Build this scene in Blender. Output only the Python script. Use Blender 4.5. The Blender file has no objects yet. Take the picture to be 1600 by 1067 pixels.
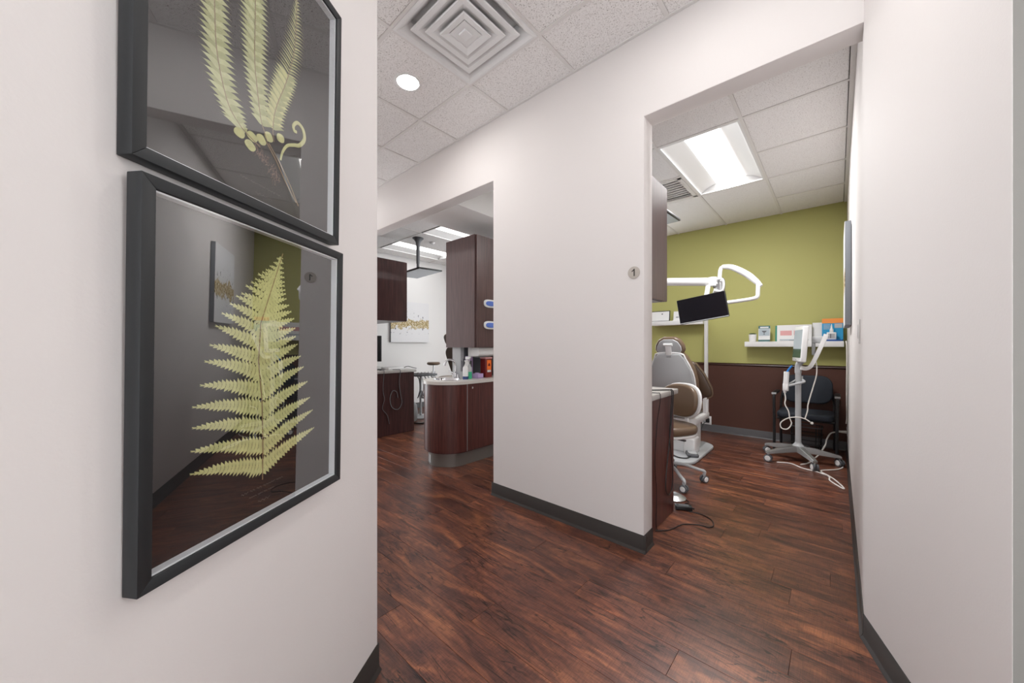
import bpy, bmesh, math, random
from mathutils import Vector, Matrix
random.seed(7)
PI = math.pi
R = math.radians
sc = bpy.context.scene
COL = sc.collection

# ------------------------------------------------------------------ camera, world, exposure
CAM_H = 1.22
YAW = 41.9
cd = bpy.data.cameras.new('camera'); cam = bpy.data.objects.new('camera', cd); COL.objects.link(cam)
cam.location = (0, 0, CAM_H); cam.rotation_euler = (PI/2, 0, R(YAW))
cd.sensor_fit = 'HORIZONTAL'; cd.sensor_width = 36.0; cd.lens = 36.0*567/1600
cd.shift_y = (540-533.5)/1600; cd.clip_start = 0.02
sc.camera = cam
w = bpy.data.worlds.new('world'); sc.world = w; w.use_nodes = True
w.node_tree.nodes['Background'].inputs[0].default_value = (0.93, 0.97, 1.0, 1)
w.node_tree.nodes['Background'].inputs[1].default_value = 3.1
sc.view_settings.view_transform = 'Standard'; sc.view_settings.look = 'None'
sc.view_settings.exposure = 0.90; sc.view_settings.gamma = 1.0
sc.view_settings.use_curve_mapping = False
TROFFER_E = 1.6       # glow of the lens of a ceiling light
TROFFER_W = 27.0      # watts of one ceiling light panel
DOWN_W = 3.4         # watts of one recessed downlight

# ------------------------------------------------------------------ helpers
def srgb(r, g, b):
    f = lambda c: (c/255/12.92) if c/255 <= 0.04045 else ((c/255+0.055)/1.055)**2.4
    return (f(r), f(g), f(b), 1)

class NT:
    def __init__(s, name):
        s.m = bpy.data.materials.new(name); s.m.use_nodes = True
        s.t = s.m.node_tree; s.b = s.t.nodes['Principled BSDF']
    def n(s, typ, **kw):
        x = s.t.nodes.new(typ)
        for k, v in kw.items():
            if k in x.inputs.keys() if isinstance(k, str) else False: x.inputs[k].default_value = v
            else: setattr(x, k, v)
        return x
    def l(s, a, b): s.t.links.new(a, b)

def mat(name, col, rough=0.5, metal=0.0, spec=0.5, bump=0, bscale=200, coat=0, emit=0, var=0, vscale=6):
    k = NT(name); b = k.b
    b.inputs['Base Color'].default_value = col
    b.inputs['Roughness'].default_value = rough
    b.inputs['Metallic'].default_value = metal
    b.inputs['Specular IOR Level'].default_value = spec
    if coat: b.inputs['Coat Weight'].default_value = coat; b.inputs['Coat Roughness'].default_value = 0.1
    if emit:
        b.inputs['Emission Color'].default_value = col; b.inputs['Emission Strength'].default_value = emit
    g = None
    if bump or var: g = k.n('ShaderNodeNewGeometry')
    if bump:
        nz = k.n('ShaderNodeTexNoise'); nz.inputs['Scale'].default_value = bscale; nz.inputs['Detail'].default_value = 2
        k.l(g.outputs['Position'], nz.inputs['Vector'])
        bp = k.n('ShaderNodeBump'); bp.inputs['Strength'].default_value = bump; bp.inputs['Distance'].default_value = 0.002
        k.l(nz.outputs['Fac'], bp.inputs['Height']); k.l(bp.outputs['Normal'], b.inputs['Normal'])
    if var:
        nz = k.n('ShaderNodeTexNoise'); nz.inputs['Scale'].default_value = vscale; nz.inputs['Detail'].default_value = 3
        k.l(g.outputs['Position'], nz.inputs['Vector'])
        mx = k.n('ShaderNodeMix', data_type='RGBA')
        mx.inputs['A'].default_value = tuple(c*(1-var) for c in col[:3])+(1,)
        mx.inputs['B'].default_value = tuple(min(1, c*(1+var)) for c in col[:3])+(1,)
        k.l(nz.outputs['Fac'], mx.inputs['Factor']); k.l(mx.outputs['Result'], b.inputs['Base Color'])
    return k.m

def ramp(k, stops):
    r = k.n('ShaderNodeValToRGB'); e = r.color_ramp.elements
    while len(e) < len(stops): e.new(0.5)
    for i, (p, c) in enumerate(stops): e[i].position = p; e[i].color = c
    return r

def floor_mat():
    k = NT('wood_plank'); b = k.b
    oi = k.n('ShaderNodeObjectInfo'); g = k.n('ShaderNodeNewGeometry')
    off = k.n('ShaderNodeMath', operation='MULTIPLY'); off.inputs[1].default_value = 57.0
    k.l(oi.outputs['Random'], off.inputs[0])
    cx = k.n('ShaderNodeCombineXYZ'); k.l(off.outputs[0], cx.inputs[0]); k.l(off.outputs[0], cx.inputs[1])
    def coords(sx, sy):
        m = k.n('ShaderNodeVectorMath', operation='MULTIPLY'); m.inputs[1].default_value = (sx, sy, 1)
        k.l(g.outputs['Position'], m.inputs[0])
        a = k.n('ShaderNodeVectorMath', operation='ADD'); k.l(m.outputs[0], a.inputs[0]); k.l(cx.outputs[0], a.inputs[1])
        return a.outputs[0]
    def noise(v, sc_, det, rough=0.6, dist=0.0):
        n = k.n('ShaderNodeTexNoise'); n.inputs['Scale'].default_value = sc_; n.inputs['Detail'].default_value = det
        n.inputs['Roughness'].default_value = rough; n.inputs['Distortion'].default_value = dist
        k.l(v, n.inputs['Vector']); return n.outputs['Fac']
    big = noise(coords(0.9, 4.2), 2.0, 6, 0.66, 1.5)
    r1 = ramp(k, [(0.26, srgb(44, 28, 26)), (0.41, srgb(78, 49, 42)), (0.54, srgb(104, 66, 52)), (0.68, srgb(140, 92, 68)), (0.84, srgb(168, 118, 84))])
    k.l(big, r1.inputs[0])
    def mulby(prev, fac_sock, stops, factor):
        r = ramp(k, stops); k.l(fac_sock, r.inputs[0])
        m = k.n('ShaderNodeMix', data_type='RGBA', blend_type='MULTIPLY'); m.inputs['Factor'].default_value = factor
        k.l(prev, m.inputs['A']); k.l(r.outputs[0], m.inputs['B']); return m.outputs['Result']
    W1 = (1, 1, 1, 1)
    mott = noise(coords(3.5, 9.0), 3.2, 6, 0.75, 0.8)
    c = mulby(r1.outputs[0], mott, [(0.32, (0.42, 0.40, 0.42, 1)), (0.50, W1), (0.70, (1.25, 1.18, 1.1, 1))], 0.85)
    fine = noise(coords(2.6, 70), 2.4, 5, 0.72, 0.5)
    c = mulby(c, fine, [(0.32, (0.42, 0.40, 0.41, 1)), (0.54, W1), (0.72, (1.15, 1.12, 1.1, 1))], 0.8)
    # saw marks across the grain
    saw = noise(coords(70, 3.0), 4.0, 3, 0.65)
    c = mulby(c, saw, [(0.36, (0.62, 0.62, 0.66, 1)), (0.56, W1), (0.75, (1.08, 1.06, 1.05, 1))], 0.75)
    # dark drying cracks along the grain, only here and there
    crk = noise(coords(0.8, 5.5), 1.9, 5, 0.5, 1.6)
    r4 = ramp(k, [(0.482, (1, 1, 1, 1)), (0.497, (0.10, 0.08, 0.08, 1)), (0.503, (0.10, 0.08, 0.08, 1)), (0.516, (1, 1, 1, 1))]); k.l(crk, r4.inputs[0])
    gate = noise(coords(0.9, 2.2), 2.2, 2)
    r5 = ramp(k, [(0.45, (0, 0, 0, 1)), (0.54, (0.95, 0.95, 0.95, 1))]); k.l(gate, r5.inputs[0])
    m3 = k.n('ShaderNodeMix', data_type='RGBA', blend_type='MULTIPLY'); k.l(r5.outputs[0], m3.inputs['Factor'])
    k.l(c, m3.inputs['A']); k.l(r4.outputs[0], m3.inputs['B']); c = m3.outputs['Result']
    # knots: dark core, pale ring
    vo = k.n('ShaderNodeTexVoronoi'); vo.inputs['Scale'].default_value = 1.0; vo.inputs['Randomness'].default_value = 1
    dn = k.n('ShaderNodeVectorMath', operation='ADD'); k.l(coords(1.5, 3.4), dn.inputs[0])
    nd = k.n('ShaderNodeTexNoise'); nd.inputs['Scale'].default_value = 9; k.l(g.outputs['Position'], nd.inputs['Vector'])
    sc3 = k.n('ShaderNodeVectorMath', operation='SCALE'); sc3.inputs['Scale'].default_value = 0.16; k.l(nd.outputs['Color'], sc3.inputs[0]); k.l(sc3.outputs[0], dn.inputs[1])
    k.l(dn.outputs[0], vo.inputs['Vector'])
    c = mulby(c, vo.outputs['Distance'], [(0.0, (0.14, 0.12, 0.12, 1)), (0.05, (0.22, 0.2, 0.2, 1)), (0.085, (1.3, 1.2, 1.1, 1)), (0.2, W1)], 0.85)
    # plank to plank tone
    hs = k.n('ShaderNodeHueSaturation'); mr = k.n('ShaderNodeMapRange'); mr.inputs['To Min'].default_value = 1.0; mr.inputs['To Max'].default_value = 1.56
    k.l(oi.outputs['Random'], mr.inputs['Value']); k.l(mr.outputs[0], hs.inputs['Value']); hs.inputs['Saturation'].default_value = 1.06
    k.l(c, hs.inputs['Color']); k.l(hs.outputs[0], b.inputs['Base Color'])
    rr = k.n('ShaderNodeMapRange'); rr.inputs['To Min'].default_value = 0.22; rr.inputs['To Max'].default_value = 0.40
    k.l(fine, rr.inputs['Value']); k.l(rr.outputs[0], b.inputs['Roughness'])
    ad = k.n('ShaderNodeMath', operation='ADD'); k.l(fine, ad.inputs[0]); k.l(saw, ad.inputs[1])
    bp = k.n('ShaderNodeBump'); bp.inputs['Strength'].default_value = 0.18; bp.inputs['Distance'].default_value = 0.002
    k.l(ad.outputs[0], bp.inputs['Height']); k.l(bp.outputs['Normal'], b.inputs['Normal'])
    b.inputs['Specular IOR Level'].default_value = 0.5
    return k.m

def cabinet_mat(name, a, c, rough=0.32):
    k = NT(name); b = k.b
    g = k.n('ShaderNodeNewGeometry'); m = k.n('ShaderNodeVectorMath', operation='MULTIPLY'); m.inputs[1].default_value = (30, 30, 1.6)
    k.l(g.outputs['Position'], m.inputs[0])
    n = k.n('ShaderNodeTexNoise'); n.inputs['Scale'].default_value = 2.0; n.inputs['Detail'].default_value = 4; n.inputs['Distortion'].default_value = 0.6
    k.l(m.outputs[0], n.inputs['Vector'])
    r = ramp(k, [(0.3, a), (0.7, c)]); k.l(n.outputs['Fac'], r.inputs[0]); k.l(r.outputs[0], b.inputs['Base Color'])
    b.inputs['Roughness'].default_value = rough
    return k.m

def tile_mat():
    k = NT('acoustic_tile'); b = k.b
    g = k.n('ShaderNodeNewGeometry')
    def spots(scale, lo, hi):
        n = k.n('ShaderNodeTexNoise'); n.inputs['Scale'].default_value = scale; n.inputs['Detail'].default_value = 1.5
        k.l(g.outputs['Position'], n.inputs['Vector'])
        r = ramp(k, [(lo, (0, 0, 0, 1)), (hi, (1, 1, 1, 1))]); k.l(n.outputs['Fac'], r.inputs[0]); return r
    s1 = spots(150, 0.64, 0.70); s2 = spots(330, 0.62, 0.68)
    mx = k.n('ShaderNodeMath', operation='MAXIMUM'); k.l(s1.outputs[0], mx.inputs[0]); k.l(s2.outputs[0], mx.inputs[1])
    c = k.n('ShaderNodeMix', data_type='RGBA'); c.inputs['A'].default_value = srgb(238, 236, 235); c.inputs['B'].default_value = srgb(140, 132, 126)
    k.l(mx.outputs[0], c.inputs['Factor']); k.l(c.outputs['Result'], b.inputs['Base Color'])
    b.inputs['Roughness'].default_value = 0.95; b.inputs['Specular IOR Level'].default_value = 0.1
    inv = k.n('ShaderNodeMath', operation='SUBTRACT'); inv.inputs[0].default_value = 1; k.l(mx.outputs[0], inv.inputs[1])
    bp = k.n('ShaderNodeBump'); bp.inputs['Strength'].default_value = 0.35; bp.inputs['Distance'].default_value = 0.003
    k.l(inv.outputs[0], bp.inputs['Height']); k.l(bp.outputs['Normal'], b.inputs['Normal'])
    return k.m

def glass_mat():
    k = NT('picture_glass'); t = k.t
    fr = k.n('ShaderNodeFresnel'); fr.inputs['IOR'].default_value = 2.5
    g = k.n('ShaderNodeNewGeometry')
    inv = k.n('ShaderNodeMath', operation='SUBTRACT'); inv.inputs[0].default_value = 1; k.l(g.outputs['Backfacing'], inv.inputs[1])
    f = k.n('ShaderNodeMath', operation='MULTIPLY'); k.l(fr.outputs[0], f.inputs[0]); k.l(inv.outputs[0], f.inputs[1])
    tr = k.n('ShaderNodeBsdfTransparent'); gl = k.n('ShaderNodeBsdfGlossy'); gl.inputs['Roughness'].default_value = 0.0; gl.inputs['Color'].default_value = (1, 1, 1, 1)
    mx = k.n('ShaderNodeMixShader'); k.l(f.outputs[0], mx.inputs[0]); k.l(tr.outputs[0], mx.inputs[1]); k.l(gl.outputs[0], mx.inputs[2])
    k.l(mx.outputs[0], t.nodes['Material Output'].inputs['Surface'])
    return k.m

def canvas_mat(name, horizontal):
    # white canvas, a ragged gold band across and loose dark flecks around it (object coordinates: x across, z up, metres)
    k = NT(name); b = k.b
    tc = k.n('ShaderNodeTexCoord'); sp = k.n('ShaderNodeSeparateXYZ'); k.l(tc.outputs['Object'], sp.inputs[0])
    n = k.n('ShaderNodeTexNoise'); n.inputs['Scale'].default_value = 9; n.inputs['Detail'].default_value = 5; k.l(tc.outputs['Object'], n.inputs['Vector'])
    z = k.n('ShaderNodeMath', operation='SUBTRACT'); k.l(sp.outputs[2], z.inputs[0]); z.inputs[1].default_value = 0.36
    ab = k.n('ShaderNodeMath', operation='ABSOLUTE'); k.l(z.outputs[0], ab.inputs[0])
    nn = k.n('ShaderNodeMath', operation='MULTIPLY_ADD'); k.l(n.outputs['Fac'], nn.inputs[0]); nn.inputs[1].default_value = -0.45; k.l(ab.outputs[0], nn.inputs[2])
    r = ramp(k, [(0.0, (1, 1, 1, 1)), (0.02, (0, 0, 0, 1))])
    sh = k.n('ShaderNodeMath', operation='ADD'); k.l(nn.outputs[0], sh.inputs[0]); sh.inputs[1].default_value = 0.165; k.l(sh.outputs[0], r.inputs[0])
    n2 = k.n('ShaderNodeTexNoise'); n2.inputs['Scale'].default_value = 45; n2.inputs['Detail'].default_value = 3; k.l(tc.outputs['Object'], n2.inputs['Vector'])
    gold = ramp(k, [(0.35, srgb(120, 104, 70)), (0.5, srgb(192, 170, 118)), (0.66, srgb(232, 228, 214))]); k.l(n2.outputs['Fac'], gold.inputs[0])
    n3 = k.n('ShaderNodeTexNoise'); n3.inputs['Scale'].default_value = 20; n3.inputs['Detail'].default_value = 2; k.l(tc.outputs['Object'], n3.inputs['Vector'])
    fl = ramp(k, [(0.66, (0, 0, 0, 1)), (0.69, (1, 1, 1, 1))]); k.l(n3.outputs['Fac'], fl.inputs[0])
    zone = ramp(k, [(0.15, (1, 1, 1, 1)), (0.24, (0, 0, 0, 1))]); k.l(ab.outputs[0], zone.inputs[0])
    ff = k.n('ShaderNodeMath', operation='MULTIPLY'); k.l(fl.outputs[0], ff.inputs[0]); k.l(zone.outputs[0], ff.inputs[1])
    m1 = k.n('ShaderNodeMix', data_type='RGBA'); m1.inputs['A'].default_value = srgb(232, 232, 234); m1.inputs['B'].default_value = srgb(96, 98, 108); k.l(ff.outputs[0], m1.inputs['Factor'])
    m2 = k.n('ShaderNodeMix', data_type='RGBA'); k.l(r.outputs[0], m2.inputs['Factor']); k.l(m1.outputs['Result'], m2.inputs['A']); k.l(gold.outputs[0], m2.inputs['B'])
    k.l(m2.outputs['Result'], b.inputs['Base Color']); b.inputs['Roughness'].default_value = 0.7
    return k.m

M = dict(
    wall=mat('painted_wall', srgb(222, 217, 215), 0.75, spec=0.25, bump=0.12, bscale=160),
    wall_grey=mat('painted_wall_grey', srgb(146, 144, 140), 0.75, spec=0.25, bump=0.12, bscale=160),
    wall2=mat('painted_wall_white', srgb(238, 237, 236), 0.75, spec=0.25, bump=0.12, bscale=160),
    green=mat('painted_wall_green', srgb(178, 176, 110), 0.6, spec=0.35, bump=0.1, bscale=160),
    brown_wall=mat('painted_wall_brown', srgb(84, 52, 42), 0.5, spec=0.4, bump=0.1, bscale=160),
    rail=mat('stained_rail', srgb(64, 36, 28), 0.35),
    base=mat('vinyl_base', srgb(46, 42, 40), 0.45, var=0.1),
    base2=mat('vinyl_base_grey', srgb(84, 82, 84), 0.4, var=0.1),
    slab=mat('subfloor', srgb(40, 26, 22), 0.9),
    plenum=mat('plenum', srgb(150, 146, 142), 0.9),
    tile=tile_mat(), grid=mat('grid_metal', srgb(222, 219, 217), 0.5),
    plank=floor_mat(),
    black=mat('black_frame', srgb(34, 36, 38), 0.5, spec=0.4),
    black2=mat('black_plastic', srgb(22, 22, 24), 0.45),
    screen=mat('dark_screen', srgb(14, 14, 20), 0.18),
    paper_black=mat('black_paper', srgb(26, 26, 28), 0.85, spec=0.1),
    white_core=mat('white_spacer', srgb(228, 232, 236), 0.6),
    fern=mat('fern_green', srgb(200, 200, 142), 0.7, spec=0.2, var=0.25, vscale=60),
    fern2=mat('fern_pale', srgb(190, 194, 146), 0.7, spec=0.2, var=0.25, vscale=70),
    fern3=mat('fern_pale_dark', srgb(166, 170, 118), 0.7, spec=0.2, var=0.25, vscale=70),
    fern_rib=mat('fern_rib', srgb(140, 116, 84), 0.7, var=0.3, vscale=90),
    root=mat('fern_root', srgb(140, 112, 96), 0.8),
    ink=mat('pale_ink', srgb(104, 100, 98), 0.8),
    glass=glass_mat(),
    white=mat('white_enamel', srgb(232, 232, 232), 0.3, spec=0.5),
    white_m=mat('white_matte', srgb(226, 226, 226), 0.6),
    lens=mat('lit_lens', (1, 0.99, 0.97, 1), 0.4, emit=TROFFER_E),
    downlens=mat('lit_downlight', (1, 0.98, 0.95, 1), 0.4, emit=40),
    grey=mat('grey_plastic', srgb(176, 178, 180), 0.42),
    grey_d=mat('dark_grey', srgb(92, 94, 98), 0.45),
    silver=mat('brushed_silver', srgb(176, 176, 176), 0.35, metal=0.8),
    chrome=mat('chrome', srgb(225, 225, 228), 0.12, metal=1.0),
    cab=cabinet_mat('espresso_laminate', srgb(46, 26, 26), srgb(76, 46, 44)),
    cab2=cabinet_mat('espresso_laminate_matte', srgb(72, 50, 50), srgb(92, 66, 64), 0.35),
    cab_red=cabinet_mat('mahogany_laminate', srgb(66, 34, 32), srgb(98, 56, 50)),
    kick=mat('metal_kick', srgb(128, 124, 120), 0.4, metal=0.5),
    counter=mat('grey_counter', srgb(176, 172, 168), 0.35, var=0.12, vscale=90),
    counter2=mat('light_counter', srgb(206, 202, 196), 0.3, var=0.1, vscale=90),
    leather=mat('brown_leather', srgb(104, 84, 66), 0.36, spec=0.5, bump=0.08, bscale=220),
    leather_d=mat('dark_brown_leather', srgb(80, 62, 49), 0.38, bump=0.08, bscale=220),
    fabric=mat('navy_black_fabric', srgb(34, 40, 50), 0.75, bump=0.2, bscale=500),
    wire_b=mat('black_wire', srgb(20, 20, 22), 0.5), wire_w=mat('white_wire', srgb(226, 222, 216), 0.5),
    blue=mat('blue_plastic', srgb(30, 120, 200), 0.35), blue2=mat('blue_print', srgb(20, 146, 196), 0.5),
    blue_d=mat('dark_blue', srgb(30, 88, 170), 0.4), orange=mat('orange_print', srgb(238, 146, 62), 0.5),
    teal=mat('teal_print', srgb(44, 132, 110), 0.5), teal_d=mat('dark_teal_print', srgb(58, 104, 104), 0.5),
    pink=mat('pink_print', srgb(214, 158, 158), 0.5), lilac=mat('lilac', srgb(186, 160, 206), 0.5),
    red=mat('red_plastic', srgb(120, 34, 30), 0.35), label_o=mat('orange_label', srgb(250, 120, 40), 0.5),
    green_gel=mat('green_gel', srgb(60, 176, 132), 0.2), navy=mat('navy_cap', srgb(36, 60, 116), 0.4),
    leaf=mat('succulent_leaf', srgb(70, 92, 62), 0.5), soil=mat('soil', srgb(50, 40, 34), 0.9),
    glove=mat('glove_blue', srgb(88, 120, 206), 0.5, var=0.3, vscale=120),
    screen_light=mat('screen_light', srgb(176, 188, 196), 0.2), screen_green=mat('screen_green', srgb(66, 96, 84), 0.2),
    sign=mat('sign_plate', srgb(176, 168, 160), 0.5), sign_ink=mat('sign_ink', srgb(44, 40, 36), 0.5),
    canvas_a=canvas_mat('abstract_canvas', True), canvas_side=mat('canvas_side', srgb(140, 146, 152), 0.6),
    hole=mat('duct_dark', srgb(18, 18, 18), 0.9),
    socket=mat('socket_dark', srgb(60, 58, 58), 0.5),
)

def T(x=0, y=0, z=0, rx=0, ry=0, rz=0, s=1):
    return Matrix.Translation((x, y, z)) @ Matrix.Rotation(R(rz), 4, 'Z') @ Matrix.Rotation(R(ry), 4, 'Y') @ Matrix.Rotation(R(rx), 4, 'X') @ Matrix.Diagonal((s, s, s, 1))

def new(): return bmesh.new()
def merge(bm, tmp, X=None):
    mp = {}
    for v in tmp.verts: mp[v] = bm.verts.new(X @ v.co if X is not None else v.co)
    for f in tmp.faces:
        try: bm.faces.new([mp[v] for v in f.verts])
        except ValueError: pass
    tmp.free(); return bm
def add(bm, vs, fs, X=None):
    V = [bm.verts.new(X @ Vector(v) if X is not None else Vector(v)) for v in vs]
    for f in fs: bm.faces.new([V[i] for i in f])
def box(bm, c, s, bev=0, seg=2, X=None):
    t = new(); bmesh.ops.create_cube(t, size=1)
    for v in t.verts: v.co = Vector((v.co.x*s[0]+c[0], v.co.y*s[1]+c[1], v.co.z*s[2]+c[2]))
    if bev: bmesh.ops.bevel(t, geom=t.edges[:], offset=bev, segments=seg, profile=0.5, affect='EDGES', clamp_overlap=True)
    return merge(bm, t, X)
def bb(bm, x0, x1, y0, y1, z0, z1, bev=0, seg=2, X=None):
    return box(bm, ((x0+x1)/2, (y0+y1)/2, (z0+z1)/2), (x1-x0, y1-y0, z1-z0), bev, seg, X)
def prism(bm, pts, a, b, axis='z', bev=0, seg=2, X=None):
    t = new()
    def P(p, h): return (p[0], p[1], h) if axis == 'z' else ((p[0], h, p[1]) if axis == 'y' else (h, p[0], p[1]))
    lo = [t.verts.new(P(p, a)) for p in pts]; hi = [t.verts.new(P(p, b)) for p in pts]
    n = len(pts); t.faces.new(lo[::-1]); t.faces.new(hi)
    for i in range(n): t.faces.new([lo[i], lo[(i+1) % n], hi[(i+1) % n], hi[i]])
    bmesh.ops.recalc_face_normals(t, faces=t.faces)
    if bev: bmesh.ops.bevel(t, geom=[e for e in t.edges if e.calc_face_angle(0) > 0.6], offset=bev, segments=seg, profile=0.5, affect='EDGES', clamp_overlap=True)
    return merge(bm, t, X)
def rrect(w_, h_, r, n=5, cx=0, cy=0):
    o = []
    for qx, qy, a0 in ((1, 1, 0), (-1, 1, 90), (-1, -1, 180), (1, -1, 270)):
        for i in range(n+1):
            a = R(a0+90*i/n); o.append((cx+qx*(w_/2-r)+r*math.cos(a), cy+qy*(h_/2-r)+r*math.sin(a)))
    return o
def ellipse(w_, h_, n=28, cx=0, cy=0, p=2.0):
    o = []
    for i in range(n):
        a = 2*PI*i/n; c, s = math.cos(a), math.sin(a)
        o.append((cx+w_/2*math.copysign(abs(c)**(2/p), c), cy+h_/2*math.copysign(abs(s)**(2/p), s)))
    return o
def frame_axes(d):
    d = d.normalized(); up = Vector((0, 0, 1)) if abs(d.z) < 0.9 else Vector((1, 0, 0))
    a = d.cross(up).normalized(); return a, d.cross(a).normalized()
def cyl(bm, p0, p1, r0, r1=None, seg=16, caps=True, X=None):
    p0, p1 = Vector(p0), Vector(p1); r1 = r0 if r1 is None else r1
    a, b = frame_axes(p1-p0); vs = []
    for p, r in ((p0, r0), (p1, r1)):
        for i in range(seg):
            t = 2*PI*i/seg; vs.append(p+a*(r*math.cos(t))+b*(r*math.sin(t)))
    fs = [(i, (i+1) % seg, seg+(i+1) % seg, seg+i) for i in range(seg)]
    if caps: fs += [tuple(range(seg))[::-1], tuple(range(seg, 2*seg))]
    add(bm, vs, fs, X)
def smooth_path(pts, sub):
    P = [Vector(p) for p in pts]
    if len(P) < 3 or sub < 2: return P
    P = [2*P[0]-P[1]]+P+[2*P[-1]-P[-2]]; o = []
    for i in range(1, len(P)-2):
        for j in range(sub):
            t = j/sub; a, b, c, d = P[i-1], P[i], P[i+1], P[i+2]
            o.append(0.5*((2*b)+(c-a)*t+(2*a-5*b+4*c-d)*t*t+(3*b-a-3*c+d)*t**3))
    o.append(P[-2]); return o
def tube(bm, pts, r, seg=8, sub=6, X=None, rad=None):
    P = smooth_path(pts, sub); n = len(P); vs = []; fs = []
    a, b = frame_axes(P[1]-P[0])
    for i, p in enumerate(P):
        d = (P[min(i+1, n-1)]-P[max(i-1, 0)]).normalized()
        a = (a-d*a.dot(d)).normalized(); b = d.cross(a)
        rr = r if rad is None else rad(i/(n-1))
        for k in range(seg):
            t = 2*PI*k/seg; vs.append(p+a*(rr*math.cos(t))+b*(rr*math.sin(t)))
    for i in range(n-1):
        for k in range(seg):
            fs.append((i*seg+k, i*seg+(k+1) % seg, (i+1)*seg+(k+1) % seg, (i+1)*seg+k))
    fs += [tuple(range(seg))[::-1], tuple(range((n-1)*seg, n*seg))]
    add(bm, vs, fs, X)
def lathe(bm, prof, c=(0, 0, 0), seg=24, X=None):
    vs = []; fs = []
    for r, z in prof:
        for i in range(seg):
            t = 2*PI*i/seg; vs.append((c[0]+max(r, 1e-4)*math.cos(t), c[1]+max(r, 1e-4)*math.sin(t), c[2]+z))
    for j in range(len(prof)-1):
        for i in range(seg): fs.append((j*seg+i, j*seg+(i+1) % seg, (j+1)*seg+(i+1) % seg, (j+1)*seg+i))
    fs += [tuple(range(seg))[::-1], tuple(range((len(prof)-1)*seg, len(prof)*seg))]
    add(bm, vs, fs, X)
def ribbon(bm, pts, w_, X=None):
    # flat ribbon in the xz plane
    P = [Vector((p[0], 0, p[1])) for p in pts]; vs = []; fs = []
    for i, p in enumerate(P):
        d = P[min(i+1, len(P)-1)]-P[max(i-1, 0)]; d.normalize(); q = Vector((-d.z, 0, d.x))*w_/2
        vs += [p+q, p-q]
    for i in range(len(P)-1): fs.append((2*i, 2*i+1, 2*i+3, 2*i+2))
    add(bm, vs, fs, X)

def me(name, bm, m, smooth=True):
    bmesh.ops.recalc_face_normals(bm, faces=bm.faces)
    d = bpy.data.meshes.new(name); bm.to_mesh(d); bm.free()
    d.materials.append(M[m] if isinstance(m, str) else m)
    if smooth:
        for p in d.polygons: p.use_smooth = True
        d.set_sharp_from_angle(angle=R(38))
    return d
def link(name, data, parent=None, X=None):
    o = bpy.data.objects.new(name, data); COL.objects.link(o)
    if parent is not None: o.parent = parent
    if X is not None: o.matrix_local = X
    return o
def obj(name, bm, m, parent=None, X=None, smooth=True, label=None):
    o = link(name, me(name, bm, m, smooth), parent, X)
    if label: o['label'] = label
    return o
def tag(o, label, cat, group=None, kind=None):
    o['label'] = label; o['category'] = cat
    if group: o['group'] = group
    if kind: o['kind'] = kind
    return o
def thing(name, label, cat, loc=(0, 0, 0), rz=0, group=None, rx=0):
    o = bpy.data.objects.new(name, None); COL.objects.link(o); o.empty_display_size = 0.1
    o.location = loc; o.rotation_euler = (R(rx), 0, R(rz)); return tag(o, label, cat, group)
def struct(name, bm, m, label, cat, smooth=True):
    return tag(obj(name, bm, m, smooth=smooth), label, cat, kind='structure')
def B(*a, **k): return box(new(), *a, **k)
def BB(*a, **k): return bb(new(), *a, **k)

# ------------------------------------------------------------------ the setting
WY, WB = 2.107, 2.24          # front and back of the corridor wall with the two openings
HZ, RZ = 3.065, 2.90          # hallway ceiling, treatment room ceilings
OP = 2.57                     # height of both openings
GY = 5.74                     # back wall of the treatment rooms
RX = 0.082                    # right wall of treatment room 1
FX = -6.15                    # far left wall of treatment room 2
LANG = 33.57                  # the picture wall runs away from us, turned this far left of +y
LC = Vector((-1.286, 0.677, 0))
LD = Vector((-math.sin(R(LANG)), math.cos(R(LANG)), 0)); LN = Vector((math.cos(R(LANG)), math.sin(R(LANG)), 0))

floor = struct('floor', BB(-7.2, 2.4, -1.8, 6.0, -0.12, -0.003), 'slab', 'reddish brown wood plank floor running through hallway and rooms', 'floor', smooth=False)
PW, PL = 0.152, 1.22
pd = me('plank', BB(0, PL-0.0012, 0, PW-0.0012, -0.006, 0, bev=0.0006, seg=1), 'plank', smooth=False)
y = -0.9; row = 0
while y < 5.74:
    x = (-6.3 if y > 0.6 else -1.0) - random.random()*PL
    x1 = 0.35 if y > 2.2 else (0.9 if y > 1.2 else 1.3)
    while x < x1:
        o = link('plank', pd, floor, Matrix.Translation((x, y, 0))); x += PL
    y += PW; row += 1
# rest of the corridor floor behind and beside the camera, one sheet of boards
sb = new()
yy = -1.6
while yy < 1.9:
    bb(sb, 1.3 if yy >= -0.9 else -0.2, 2.3, yy, yy+PW-0.0012, -0.006, -0.0006); yy += PW
o = obj('plank_field', sb, 'plank', floor, smooth=False); o['kind'] = 'stuff'

# corridor wall: one sheet of wall with two openings to the floor
pts = [(-7.1, 0), (-4.62, 0), (-4.62, OP), (-2.098, OP), (-2.098, 0), (-0.849, 0), (-0.849, OP), (RX+0.02, OP), (RX+0.02, 3.2), (-7.1, 3.2)]
struct('wall_corridor', prism(new(), pts, WY, WB, 'y', bev=0.006), 'wall', 'white painted corridor wall with two wide openings to treatment rooms', 'wall')
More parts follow.
